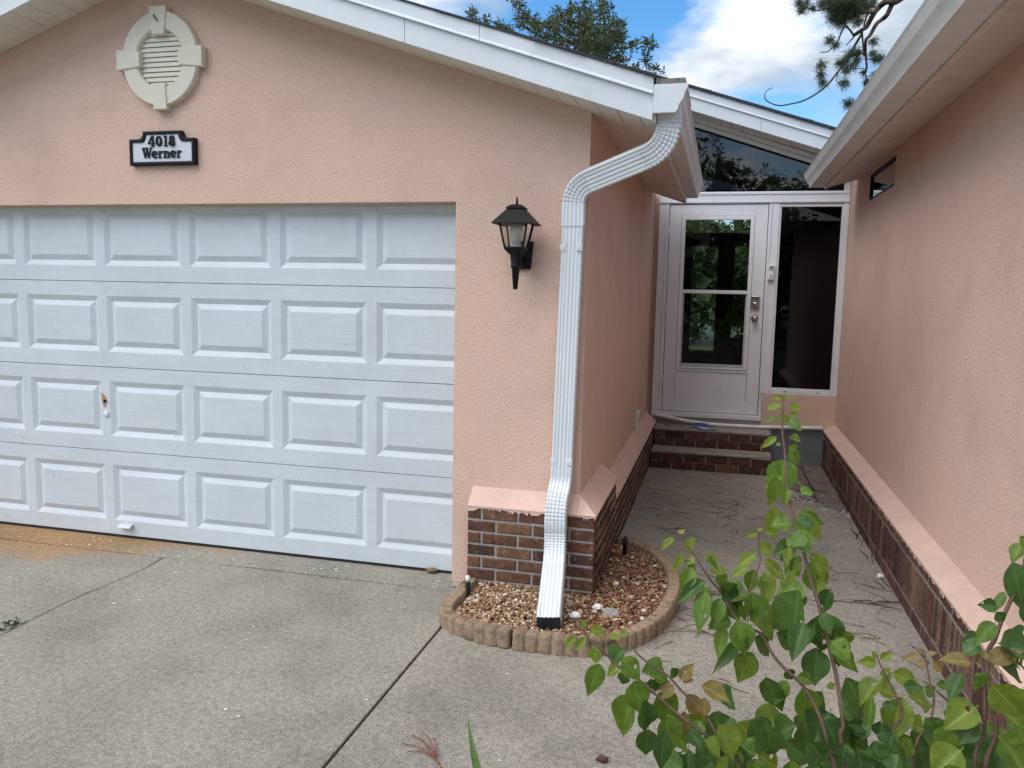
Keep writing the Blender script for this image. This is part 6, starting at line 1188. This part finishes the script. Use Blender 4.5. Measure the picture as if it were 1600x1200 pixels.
ROSETTES=[[-1.269,10.415,6.066],[-1.823,10.675,6.292],[-1.55,9.885,6.278],[-1.766,9.541,5.764],[-1.24,9.293,5.646],[-1.445,9.924,6.264],[-1.388,9.703,5.831],[-1.367,10.632,6.053],[-1.634,10.915,6.194],[-1.323,9.837,5.885],[-1.591,10.142,5.967],[-1.702,10.466,5.849],[-1.409,11.17,6.506],[-1.93,11.187,6.468],[-1.898,10.971,6.6],[-1.753,11.227,6.53],[-1.455,9.182,5.67],[-1.53,10.863,6.096],[-1.68,11.08,6.245],[-1.411,9.161,5.74],[-1.537,11.376,6.244],[-1.174,9.736,5.966],[-1.676,9.865,5.87],[-1.377,11.342,6.355],[-1.588,10.47,6.216],[-1.365,10.248,5.792],[-1.097,9.444,5.904],[-1.682,10.201,5.742],[-1.903,11.03,6.22],[-1.476,11.733,6.605],[-1.781,11.212,6.417],[-1.819,11.65,6.462],[-1.259,10.401,6.036],[-1.282,9.672,6.005],[-1.602,10.527,6.008],[-1.642,9.606,5.646],[-1.865,11.637,6.356],[-1.416,10.785,6.496],[-1.8,11.24,6.301],[-1.473,9.476,5.822],[-1.42,11.516,6.246],[-1.361,9.902,5.655],[-1.78,10.708,6.52],[-1.298,9.097,5.875],[-1.706,9.461,5.852],[-1.499,9.057,5.594],[-1.624,10.273,5.884],[-1.842,11.688,6.725],[-1.491,10.98,6.603],[-1.835,11.176,6.584],[-1.822,10.79,6.029],[-1.558,9.2,5.769],[-1.394,10.636,6.064],[-1.471,9.898,6.235],[-1.473,11.018,6.36],[-1.3,10.907,6.105],[-1.257,10.997,6.361],[-1.432,10.758,6.468],[-1.632,11.441,6.168],[-1.529,10.467,5.765],[-1.52,10.082,6.002],[-1.56,11.467,6.154],[-1.264,10.157,6.158],[-1.313,10.571,5.958],[-1.78,11.435,6.638],[-1.407,9.748,5.736],[-1.689,9.443,6.048],[-1.676,9.606,6.092],[-1.403,11.334,6.271],[-1.292,10.243,6.247],[-2.374,11.315,6.501],[-2.084,10.545,6.216],[-1.671,9.055,5.864],[-1.889,10.59,6.211],[-1.995,10.542,6.237],[-2.258,10.883,6.615],[-1.979,11.222,6.468],[-2.025,11.267,6.587],[-2.025,9.542,6.201],[-2.076,10.228,6.449],[-1.743,9.382,5.898],[-1.973,10.612,6.299],[-1.909,10.955,6.309],[-2.008,10.909,6.652],[-1.815,10.7,6.479],[-1.734,9.241,5.921],[-1.833,9.972,6.101],[-2.337,10.874,6.393],[-1.871,10.432,6.208],[-2.096,10.527,6.275],[-2.142,10.218,6.089],[-1.543,9.21,5.939],[-1.89,9.767,6.28],[-1.787,9.918,6.012],[-1.969,9.993,6.39],[-2.132,10.783,6.238],[-1.855,9.772,6.25],[-2.126,10.282,6.054],[-1.712,9.619,5.978],[-1.911,9.672,6.095],[-2.069,11.616,6.559],[-2.377,11.412,6.656],[-2.011,11.145,6.433],[-1.693,9.974,6.124],[-1.853,10.205,6.201],[-1.896,9.045,5.75],[-1.9,10.12,5.945],[-1.945,9.679,6.045],[-1.787,10.37,6.316],[-1.971,11.069,6.436],[-2.523,11.291,6.671],[-2.015,9.006,6.062],[-1.965,10.064,6.28],[-2.268,11.415,6.864],[-2.449,10.891,6.47],[-2.273,11.025,6.661],[-2.614,11.521,6.717],[-2.024,9.64,6.075],[-2.353,10.677,6.504],[-2.102,10.152,6.296],[-2.277,11.342,6.68],[-1.871,8.987,5.992],[-2.142,10.562,6.619],[-2.335,11.389,6.686],[-1.986,9.421,6.106],[-2.389,10.911,6.561],[-2.093,9.288,5.964],[-2.478,10.749,6.57],[-2.203,10.65,6.476],[-2.233,10.171,6.285],[-2.198,9.533,6.224],[-2.279,10.362,6.447],[-2.421,10.121,6.192],[-2.581,10.887,6.387],[-2.609,10.42,6.173],[-2.413,10.174,6.183],[-2.216,9.783,5.996],[-2.29,10.059,6.096],[-2.467,9.81,6.191],[-2.861,11.284,6.545],[-2.114,9.697,6.046],[-2.076,9.052,5.644],[-2.606,10.193,6.117],[-2.451,9.581,5.86],[-2.386,9.166,5.894],[-2.538,10.308,6.096],[-2.13,8.993,5.67],[-2.124,9.238,5.8],[-2.202,9.596,5.98],[-2.256,9.561,6.105],[-2.287,9.904,6.186],[-2.349,9.528,6.008],[-2.553,11.258,6.575],[-2.134,8.977,5.724],[-2.154,8.875,5.865],[-2.231,10.194,6.1],[-2.767,10.34,6.331],[-2.684,10.407,6.204],[-3.071,11.278,6.676],[-2.816,10.589,6.361],[-2.672,9.998,6.174],[-2.974,10.675,6.59],[-2.813,11.032,6.451],[-2.467,9.473,5.904],[-2.891,10.78,6.447],[-2.866,9.968,6.219],[-2.537,9.474,5.96],[-2.41,9.027,5.906],[-2.7,9.891,6.129],[-2.617,9.227,6.062],[-2.765,10.6,6.278],[-3.11,11.15,6.525],[-2.671,10.085,6.148],[-2.923,10.208,6.322],[-2.969,10.848,6.59],[-2.444,9.081,5.981],[-3.207,11.065,6.528],[-3.043,10.403,6.278],[-3.092,10.772,6.541],[-3.05,10.389,6.367],[-2.6,8.886,6.001],[-2.965,10.43,6.43],[-2.897,9.814,6.29],[-2.665,8.895,5.88],[-3.216,11.032,6.721],[-2.674,9.218,5.986],[-3.102,11.13,6.696],[-2.922,9.821,6.221],[-3.066,10.234,6.618],[-3.037,10.09,6.558],[-2.917,9.999,6.569],[-2.696,9.059,6.179],[-3.382,11.343,7.018],[-2.922,9.45,6.37],[-1.88,10.151,6.488],[-1.956,11.495,6.803],[-2.058,11.472,6.82],[-1.853,10.425,6.436],[-1.977,11.557,6.895],[-2.066,11.474,6.874],[-1.768,9.775,6.356],[-1.784,10.298,6.547],[-1.624,9.397,6.275],[-1.86,10.986,6.618],[-1.271,9.475,6.196],[-1.497,10.303,6.518],[-1.495,9.515,6.333],[-1.584,10.663,6.685],[-1.352,9.228,6.126],[-1.655,11.162,6.859],[-1.649,10.8,6.65],[-1.858,11.543,6.963],[-1.706,11.457,6.88],[-1.441,10.225,6.466],[-1.375,10.851,6.135],[-1.193,9.094,5.837],[-1.409,11.403,6.342],[-1.588,11.328,6.443],[-1.528,11.045,6.341],[-1.602,10.678,6.091],[-1.361,10.416,6.094],[-1.286,11.198,6.215],[-1.377,10.518,6.065],[-1.321,9.594,5.739],[-1.097,9.759,5.831],[-1.268,10.147,6.122],[-1.35,9.8,5.912],[-1.239,10.676,6.046],[-1.37,10.26,6.157],[-1.379,10.027,5.636],[-1.513,10.243,6.104],[-1.305,9.769,5.853],[-1.18,9.234,5.716],[-1.058,9.391,5.654],[-1.626,11.192,6.18],[-1.328,9.092,5.575],[-1.387,10.792,6.372],[-1.387,11.044,6.391],[-1.118,9.16,5.788],[-1.124,9.668,5.961],[-1.128,9.351,5.606],[-1.302,9.643,5.712],[-1.206,9.867,5.575],[-1.437,9.447,5.586],[-1.22,10.959,5.938],[-1.461,10.208,5.564],[-1.56,10.21,5.677],[-1.655,11.341,6.187],[-1.86,11.316,6.186],[-1.188,10.208,5.761],[-1.896,11.337,6.167],[-1.474,9.508,5.613],[-1.699,10.797,5.773],[-1.536,10.445,5.832],[-1.259,9.291,5.513],[-1.568,9.346,5.519],[-1.398,9.394,5.447],[-1.424,8.986,5.324],[-2.103,11.137,6.04],[-1.532,9.147,5.229],[-1.345,9.155,5.381],[-1.826,10.218,5.813],[-1.622,11.506,6.184],[-1.624,9.409,5.559],[-1.918,11.137,5.901],[-1.635,11.187,5.854],[-1.166,9.645,5.454],[-1.526,9.225,5.542],[-1.501,9.864,5.711],[-1.245,9.901,5.728],[-1.603,10.384,5.795],[-1.396,11.529,5.957],[-1.586,10.368,5.758],[-1.636,9.337,5.43],[-1.399,9.163,5.274],[-1.537,9.765,5.644],[-1.521,11.543,5.993],[-1.499,9.914,5.556],[-1.383,9.942,5.623],[-1.428,10.241,5.529],[-1.151,9.946,5.487],[-1.809,11.326,6.14],[-1.289,9.802,5.533],[-1.564,10.317,5.53],[-1.848,11.212,5.856],[-1.855,10.705,5.899],[-1.697,10.104,5.749],[-1.498,11.397,5.91],[-1.957,10.526,5.838],[-1.915,10.116,5.87],[-1.689,9.229,5.594],[-1.667,9.139,5.723],[-1.613,9.727,5.627],[-1.867,10.156,5.862],[-1.889,10.799,5.926],[-2.259,11.131,6.151],[-1.87,9.386,5.744],[-2.048,10.576,5.95],[-1.637,9.956,5.645],[-2.036,11.491,6.446],[-2.279,11.542,6.12],[-1.827,10.904,5.913],[-1.813,9.371,5.588],[-2.007,9.951,5.682],[-1.837,10.087,5.659],[-1.879,9.684,5.789],[-1.731,10.749,5.957],[-1.894,10.476,5.789],[-2.235,10.96,6.092],[-1.96,10.55,5.849],[-1.537,9.067,5.351],[-1.99,10.316,5.891],[-3.585,11.234,6.506],[-3.239,9.834,6.107],[-3.021,9.144,5.849],[-3.035,9.298,5.905],[-3.611,11.245,6.512],[-3.541,10.827,6.477],[-3.243,9.042,5.986],[-3.252,9.052,5.946],[-3.132,8.627,5.863],[-4.026,10.757,6.58],[-4.055,10.937,6.772],[-3.832,10.037,6.422],[-3.51,9.236,6.124],[-3.394,8.763,5.971],[-3.496,11.159,6.415],[-3.468,10.575,6.282],[-3.151,9.675,6.023],[-3.466,10.879,6.317],[-2.91,9.057,5.838],[-2.889,9.277,5.862],[-0.875,9.775,5.717],[-1.021,10.726,5.934],[-0.958,9.684,5.631],[-1.023,10.757,6.02],[-1.065,10.46,5.993],[-0.75,11.105,6.112],[-0.706,10.472,5.82],[-0.836,11.216,6.074],[-0.785,10.603,5.808],[-0.741,10.738,5.986],[-0.759,10.041,5.795],[-0.81,10.787,5.62],[-0.778,10.377,5.62],[-0.693,9.436,5.35],[-0.773,10.522,5.634],[-0.718,9.894,5.443],[-2.457,11.274,6.224],[-2.306,10.715,6.082],[-2.168,9.449,5.741],[-2.306,9.998,5.805],[-2.299,10.124,5.869],[-2.319,10.779,6.059],[-2.607,10.851,6.155],[-1.911,9.0,5.61],[-2.373,9.681,5.816],[-2.419,10.476,6.101],[-2.68,11.275,6.352],[-2.469,10.713,6.205],[-2.643,10.418,6.005],[-2.323,9.403,5.738],[-2.811,10.669,6.165],[-2.847,11.278,6.422],[-2.976,11.378,6.357],[-2.909,11.29,6.272],[-2.577,10.527,6.066],[-1.45,11.352,5.858],[-1.194,10.727,5.615],[-1.36,11.224,5.884],[-1.171,10.213,5.538],[-1.187,11.133,5.813],[-1.271,10.471,5.533],[-1.391,11.387,5.906],[-0.617,10.529,5.477],[-0.68,10.699,5.498],[-0.478,10.073,5.321],[-0.88,9.615,5.25],[-0.878,9.918,5.336],[-1.007,10.915,5.608],[-1.986,10.219,6.183],[-1.758,9.934,5.872],[-1.545,9.4,5.806],[-2.055,11.462,6.216],[-1.739,9.743,5.828],[-1.71,9.284,5.901],[-1.719,9.344,5.816],[-1.733,10.175,6.117],[-1.933,11.358,6.618],[-1.647,9.05,5.483],[-1.44,9.03,5.781],[-1.872,10.871,5.979],[-1.575,9.021,5.915],[-2.01,11.39,6.251],[-1.92,11.661,6.556],[-1.694,9.181,5.791],[-1.902,10.152,5.968],[-1.84,10.208,5.816],[-1.72,9.596,5.662],[-1.707,9.604,5.844],[-1.588,10.44,6.123],[-1.886,10.381,6.313],[-1.605,9.042,5.643],[-1.445,9.024,5.587],[-1.715,9.609,6.0],[-1.694,9.512,5.69],[-1.471,9.162,5.478],[-1.574,10.539,5.698],[-1.592,9.042,5.247],[-1.637,10.788,5.961],[-1.747,11.224,5.944],[-1.716,9.557,5.553],[-1.456,9.466,5.437],[-2.176,11.289,5.96],[-1.796,9.25,5.431],[-1.525,10.302,5.764],[-1.871,11.605,6.148],[-2.014,11.141,5.813],[-1.384,9.194,5.453],[-1.971,11.354,5.885],[-1.701,9.875,5.626],[-1.675,9.531,5.462],[-1.785,9.627,5.55],[-2.01,10.478,5.698]]
TREE_BRANCHES=[[[[-1.728,10.324,4.692],[-1.768,10.539,5.616],[-1.797,9.99,5.788],[-1.998,10.541,6.389],[-1.836,10.103,6.472]],0.09,0.015],[[[-1.692,10.084,5.493],[-1.552,10.524,6.035],[-1.548,10.575,6.373],[-1.611,10.496,6.566],[-1.472,10.452,6.627]],0.06,0.012],[[[-1.868,10.41,5.846],[-2.188,10.158,5.963],[-2.338,9.99,6.09],[-2.689,9.934,6.241],[-2.963,9.829,6.497]],0.05,0.01],[[[-1.597,10.019,5.576],[-1.366,10.688,5.898],[-1.081,10.763,5.926],[-0.807,10.458,5.932],[-0.676,10.518,5.815]],0.03,0.006],[[[-0.801,10.412,5.897],[-0.761,10.728,5.835],[-0.797,10.506,5.561],[-0.855,10.267,5.375]],0.015,0.006],[[[-2.241,10.432,5.981],[-2.647,10.369,6.093],[-2.828,9.773,6.095],[-2.939,10.025,6.285]],0.03,0.008],[[[-2.67,9.892,5.849],[-3.243,10.05,6.204],[-3.523,9.809,6.252],[-3.686,9.736,6.303]],0.025,0.006],[[[-1.634,10.207,5.841],[-1.39,10.486,6.058],[-1.308,10.472,6.305]],0.03,0.008]]
BLADE=[[0.195,-2.586,0.722],[0.208,-2.607,0.692],[0.223,-2.628,0.664],[0.243,-2.649,0.616],[0.266,-2.655,0.519]]
# ------------------------------------------------------------------ foreground shrub: stems and single leaves
shrub = thing('shrub', 'leafy green shrub with tall arching stems in front of the walkway', 'shrub', (1.03, -2.93, 0.0))
for k, (pts, ra, rb) in enumerate(STEMS):
    pts2 = smooth_path(pts, 5)
    m = MB(); m.tube(pts2, ra * 0.7, rb * 0.45, 7); obj('stem', m, M_stem, shrub)
def leaf_mesh(kind, mat):
    rnd = random.Random(kind * 17 + 3)
    nl, nc = 9, 6
    fold = rnd.uniform(0.05, 0.42); curl = rnd.uniform(-0.12, 0.36); wave = rnd.uniform(0.012, 0.05); twist = rnd.uniform(-0.45, 0.45); hole = {rnd.randrange(nl * nc) for _ in range(rnd.choice((0, 0, 0, 1, 2)))}; ph = rnd.uniform(0, 6)
    V, F, UV = [], [], []
    for i in range(nl + 1):
        t = i / nl
        tt = 0.10 + 0.90 * t
        wdt = 0.0 if i == nl else max(0.06, (math.sin(math.pi * min(1, t * 0.98 + 0.03) ** 0.72) ** 0.85)) * (1.0 if t < 0.55 else 1.0 - (t - 0.55) * 0.85)
        if i == 0: wdt = 0.14
        for j in range(nc + 1):
            s_ = (j / nc - 0.5) * 2
            x = s_ * wdt * 0.5
            z = abs(s_) * wdt * 0.5 * fold * 2 - curl * (t ** 2) + wave * math.sin(t * 13 + ph + s_ * 2) * abs(s_) + x * twist * t
            V.append((x, tt, z)); UV.append((0.5 + s_ * 0.5, t))
    for i in range(nl):
        for j in range(nc):
            if i * nc + j in hole: continue
            a = i * (nc + 1) + j; F.append((a, a + 1, a + nc + 2, a + nc + 1))
    # petiole
    o = len(V); V += [(-0.012, 0, 0), (0.012, 0, 0), (0.012, 0.11, 0.005), (-0.012, 0.11, 0.005)]; UV += [(0.5, 0)] * 4; F.append((o, o + 1, o + 2, o + 3))
    me = bpy.data.meshes.new('leaf'); me.from_pydata(V, [], F)
    ul = me.uv_layers.new(name='UVMap')
    for lp in me.loops: ul.data[lp.index].uv = UV[lp.vertex_index]
    me.polygons.foreach_set('use_smooth', [True] * len(me.polygons)); me.materials.append(mat); return me
LM = {k: [leaf_mesh(i + 11 * q, m) for i in range(11)] for q, (k, m) in enumerate((('m', M_leaf_m), ('g', M_leaf_g), ('l', M_leaf_l), ('r', M_leaf_r)))}
camp = Vector((0.67514, -4.14067, 1.63026))
rl_ = random.Random(77)
for bx, by, bz, tx, ty, tz, wid, kd in LEAVES:
    B, T = Vector((bx, by, bz)), Vector((tx, ty, tz)); d = T - B; ln = d.length; Y = d.normalized()
    view = (camp - B).normalized()
    want = (view * 1.0 + Vector((0, 0, 0.55)) + Vector((rl_.uniform(-.5, .5), rl_.uniform(-.5, .5), rl_.uniform(-.3, .3)))).normalized()
    Zv = want - Y * want.dot(Y); Zv = Zv.normalized() if Zv.length > .05 else Y.orthogonal().normalized()
    X = Y.cross(Zv)
    face = max(0.55, abs(Zv.dot(view)))
    ln *= 1.28; sx = min(1.16 * wid / face, ln * 0.95)
    o = bpy.data.objects.new('leaf', rl_.choice(LM[kd])); C.objects.link(o); o.parent = shrub
    mt = Matrix(((X.x * sx, Y.x * ln, Zv.x * sx, 0), (X.y * sx, Y.y * ln, Zv.y * sx, 0), (X.z * sx, Y.z * ln, Zv.z * sx, 0), (0, 0, 0, 1)))
    mt.translation = B - shrub.location
    o.matrix_local = mt
# strap-leaved plant in front of the walkway
sp_ = thing('strap_leaf_plant', 'single pointed green strap leaf rising at the bottom edge of the concrete', 'plant', (0.28, -2.66, 0.0))
def strap(pts, w0, parent):
    V = []; m = MB(); pts = [Vector(p) for p in pts]
    for i, p in enumerate(pts):
        t = i / (len(pts) - 1); ww = w0 * (min(1, t * 2.2 + 0.04)); d = (pts[min(i + 1, len(pts) - 1)] - pts[max(i - 1, 0)]).normalized()
        sd_ = d.cross((camp - p).normalized()).normalized(); up = (camp - p).normalized()
        V.append([p - sd_ * ww, p - up * ww * 0.45, p + sd_ * ww])
    vs = [q for r in V for q in r]; fs = []
    for i in range(len(V) - 1):
        a = i * 3; fs += [(a, a + 1, a + 4, a + 3), (a + 1, a + 2, a + 5, a + 4)]
    m.add(vs, fs, True); return obj('leaf_blade', m, M_blade, parent)
strap(BLADE + [[0.275, -2.66, 0.3], [0.28, -2.66, 0.0]], 0.0095, sp_)
strap([(0.16, -2.86, 0.30), (0.20, -2.78, 0.34), (0.25, -2.70, 0.25), (0.28, -2.66, 0.0)], 0.010, sp_)
strap([(0.45, -2.78, 0.28), (0.40, -2.74, 0.33), (0.32, -2.69, 0.22), (0.285, -2.66, 0.0)], 0.010, sp_)

# ------------------------------------------------------------------ pine beyond the right wing, one bough reaching over
pine = thing('pine_tree', 'pine bough with tufts of long needles hanging over the right hand roof', 'pine tree', (5.2, 8.6, -0.1))
m = MB(); m.tube(smooth_path([(5.2, 8.6, -0.2), (5.15, 8.55, 2.5), (5.25, 8.5, 5.5), (5.2, 8.6, 9.0)], 5), 0.24, 0.13, 12); obj('trunk', m, M_bark, pine)
a0 = PINE_BRANCHES[0][0][0]
m = MB(); m.tube(smooth_path([(5.22, 8.53, 7.2), (4.4, 8.0, 7.5), (3.5, 7.2, 7.3), tuple(a0)], 5), 0.10, 0.076, 8); obj('branch', m, M_bark, pine)
for pts, ra, rb in PINE_BRANCHES:
    m = MB(); m.tube(smooth_path(pts, 4), ra * 0.62, rb * 0.62, 6); obj('branch', m, M_bark, pine)
nd = MB(); rp = random.Random(5)
for x, y, z, r in PINE_TUFTS:
    c = Vector((x, y, z)); n_ = int(260 * min(1.5, (r / 0.10) ** 1.2))
    for _ in range(n_):
        s_ = c + Vector((rp.gauss(0, r * 0.28), rp.gauss(0, r * 0.35), rp.gauss(0, r * 0.28)))
        d = Vector((rp.gauss(0, 1), rp.gauss(0, 1), rp.gauss(-0.25, 0.9))).normalized(); l = rp.uniform(0.6, 1.15) * max(0.075, r * 0.95)
        w_ = d.cross(Vector((rp.gauss(0, 1), rp.gauss(0, 1), rp.gauss(0, 1)))).normalized() * 0.0026
        e_ = s_ + d * l + Vector((0, 0, -0.012))
        nd.add([s_ - w_, s_ + w_, e_], [(0, 1, 2)])
obj('needles', nd, M_pine, pine)

# ------------------------------------------------------------------ broadleaf tree rising behind the garage roof
tree = thing('broadleaf_tree', 'bushy tree with small whorled leaves rising behind the garage roof', 'tree', (-1.2, 10.6, -0.1))
m = MB(); m.tube(smooth_path([(-1.2, 10.6, -0.2), (-1.15, 10.5, 1.5), (-0.9, 10.3, 3.2), tuple(TREE_BRANCHES[0][0][0])], 5), 0.16, 0.09, 10); obj('trunk', m, M_bark, tree)
for pts, ra, rb in TREE_BRANCHES:
    m = MB(); m.tube(smooth_path(pts, 4), ra * 0.7, rb * 0.7, 6); obj('branch', m, M_bark, tree)
def leaf_quad(mb, s_, d, l, w, rr):
    sd_ = d.cross(Vector((rr.gauss(0, 1), rr.gauss(0, 1), rr.gauss(0, 1)))).normalized() * w
    mb.add([s_, s_ + d * l * 0.55 + sd_, s_ + d * l, s_ + d * l * 0.55 - sd_], [(0, 1, 2, 3)])
cw = MB(); rt = random.Random(9)
for x, y, z in [q for i, q in enumerate(ROSETTES) if i % 9 != 3]:
    c = Vector((x, y, z)); ax = Vector((rt.gauss(0, .5), rt.gauss(0, .5), 1)).normalized()
    for _ in range(rt.randint(13, 22)):
        d = (ax * rt.uniform(-0.3, 0.9) + Vector((rt.gauss(0, 1), rt.gauss(0, 1), rt.gauss(0, 0.5))).normalized()).normalized()
        leaf_quad(cw, c + Vector((rt.gauss(0, .03), rt.gauss(0, .03), rt.gauss(0, .035))), d, rt.uniform(0.06, 0.125), rt.uniform(0.011, 0.018), rt)
    cw.tube([c, c - ax * 0.16 + Vector((rt.gauss(0, .05), rt.gauss(0, .05), -0.02))], 0.004, 0.006, 3, False)
obj('crown', cw, M_tree, tree)

# ------------------------------------------------------------------ trees seen through and mirrored in the glass
def yard_tree(x, y, h, r, label, cat, grp, seed, lo=0.06, ntuft=1700):
    rr = random.Random(seed)
    t = thing('yard_tree', label, cat, (x, y, -0.06), grp)
    m = MB(); m.tube([(x, y, -0.1), (x + rr.uniform(-.2, .2), y, h * 0.4), (x + rr.uniform(-.3, .3), y, h * 0.8)], 0.2, 0.06, 8); obj('trunk', m, M_bark, t)
    c_ = MB()
    lobes = [(Vector((x + rr.gauss(0, r * .45), y + rr.gauss(0, r * .4), h * rr.uniform(lo + .1, .92))), r * rr.uniform(.3, .55)) for _ in range(16)]
    for c, q in lobes:
        for _ in range(70):
            d = Vector((rr.gauss(0, 1), rr.gauss(0, 1), rr.gauss(0, .7))).normalized()
            leaf_quad(c_, c + Vector((rr.gauss(0, 1), rr.gauss(0, 1), rr.gauss(0, 1))) * q * 0.36, d, rr.uniform(.4, .7), rr.uniform(.15, .28), rr)
    for k in range(ntuft):
        c, q = rr.choice(lobes)
        p = c + Vector((rr.gauss(0, 1), rr.gauss(0, 1), rr.gauss(0, .8))).normalized() * q * rr.uniform(.45, 1.05)
        for _ in range(9):
            d = Vector((rr.gauss(0, 1), rr.gauss(0, 1), rr.gauss(0, .7))).normalized()
            leaf_quad(c_, p + Vector((rr.gauss(0, .16), rr.gauss(0, .16), rr.gauss(0, .14))), d, rr.uniform(.10, .22), rr.uniform(.04, .07), rr)
    obj('crown', c_, M_tree2, t); return t
yard_tree(-1.2, 24, 4.1, 2.6, 'dense back yard tree seen through the left half of the door glass', 'tree', 'trees seen through the entry door glass', 1)
yard_tree(2.8, 27, 3.9, 2.8, 'back yard tree seen through the right half of the door glass', 'tree', 'trees seen through the entry door glass', 2)
yard_tree(-4.5, 26, 4.5, 3.0, 'back yard tree hidden behind the garage, leftmost of the row', 'tree', 'trees seen through the entry door glass', 3)
yard_tree(-2.2, -27, 9.5, 3.6, 'tall tree across the road, mirrored at the left of the transom glass', 'tree', 'trees across the road mirrored in the glass', 4)
yard_tree(3.2, -30, 7.6, 4.0, 'round tree across the road, mirrored at the right of the transom glass', 'tree', 'trees across the road mirrored in the glass', 5)
yard_tree(8.5, -29, 7.0, 4.2, 'wide tree across the road, mirrored in the high side window', 'tree', 'trees across the road mirrored in the glass', 6)
yard_tree(-8.0, -30, 8.0, 4.0, 'tree across the road beyond the driveway, mirrored in the door glass', 'tree', 'trees across the road mirrored in the glass', 7)
yard_tree(0.6, -34, 5.2, 3.4, 'low dense tree across the road, mirrored low in the door glass', 'tree', 'trees across the road mirrored in the glass', 8)
yard_tree(-5.0, -36, 5.8, 3.6, 'distant tree across the road left of the tall one, mirrored in the glass', 'tree', 'trees across the road mirrored in the glass', 9)
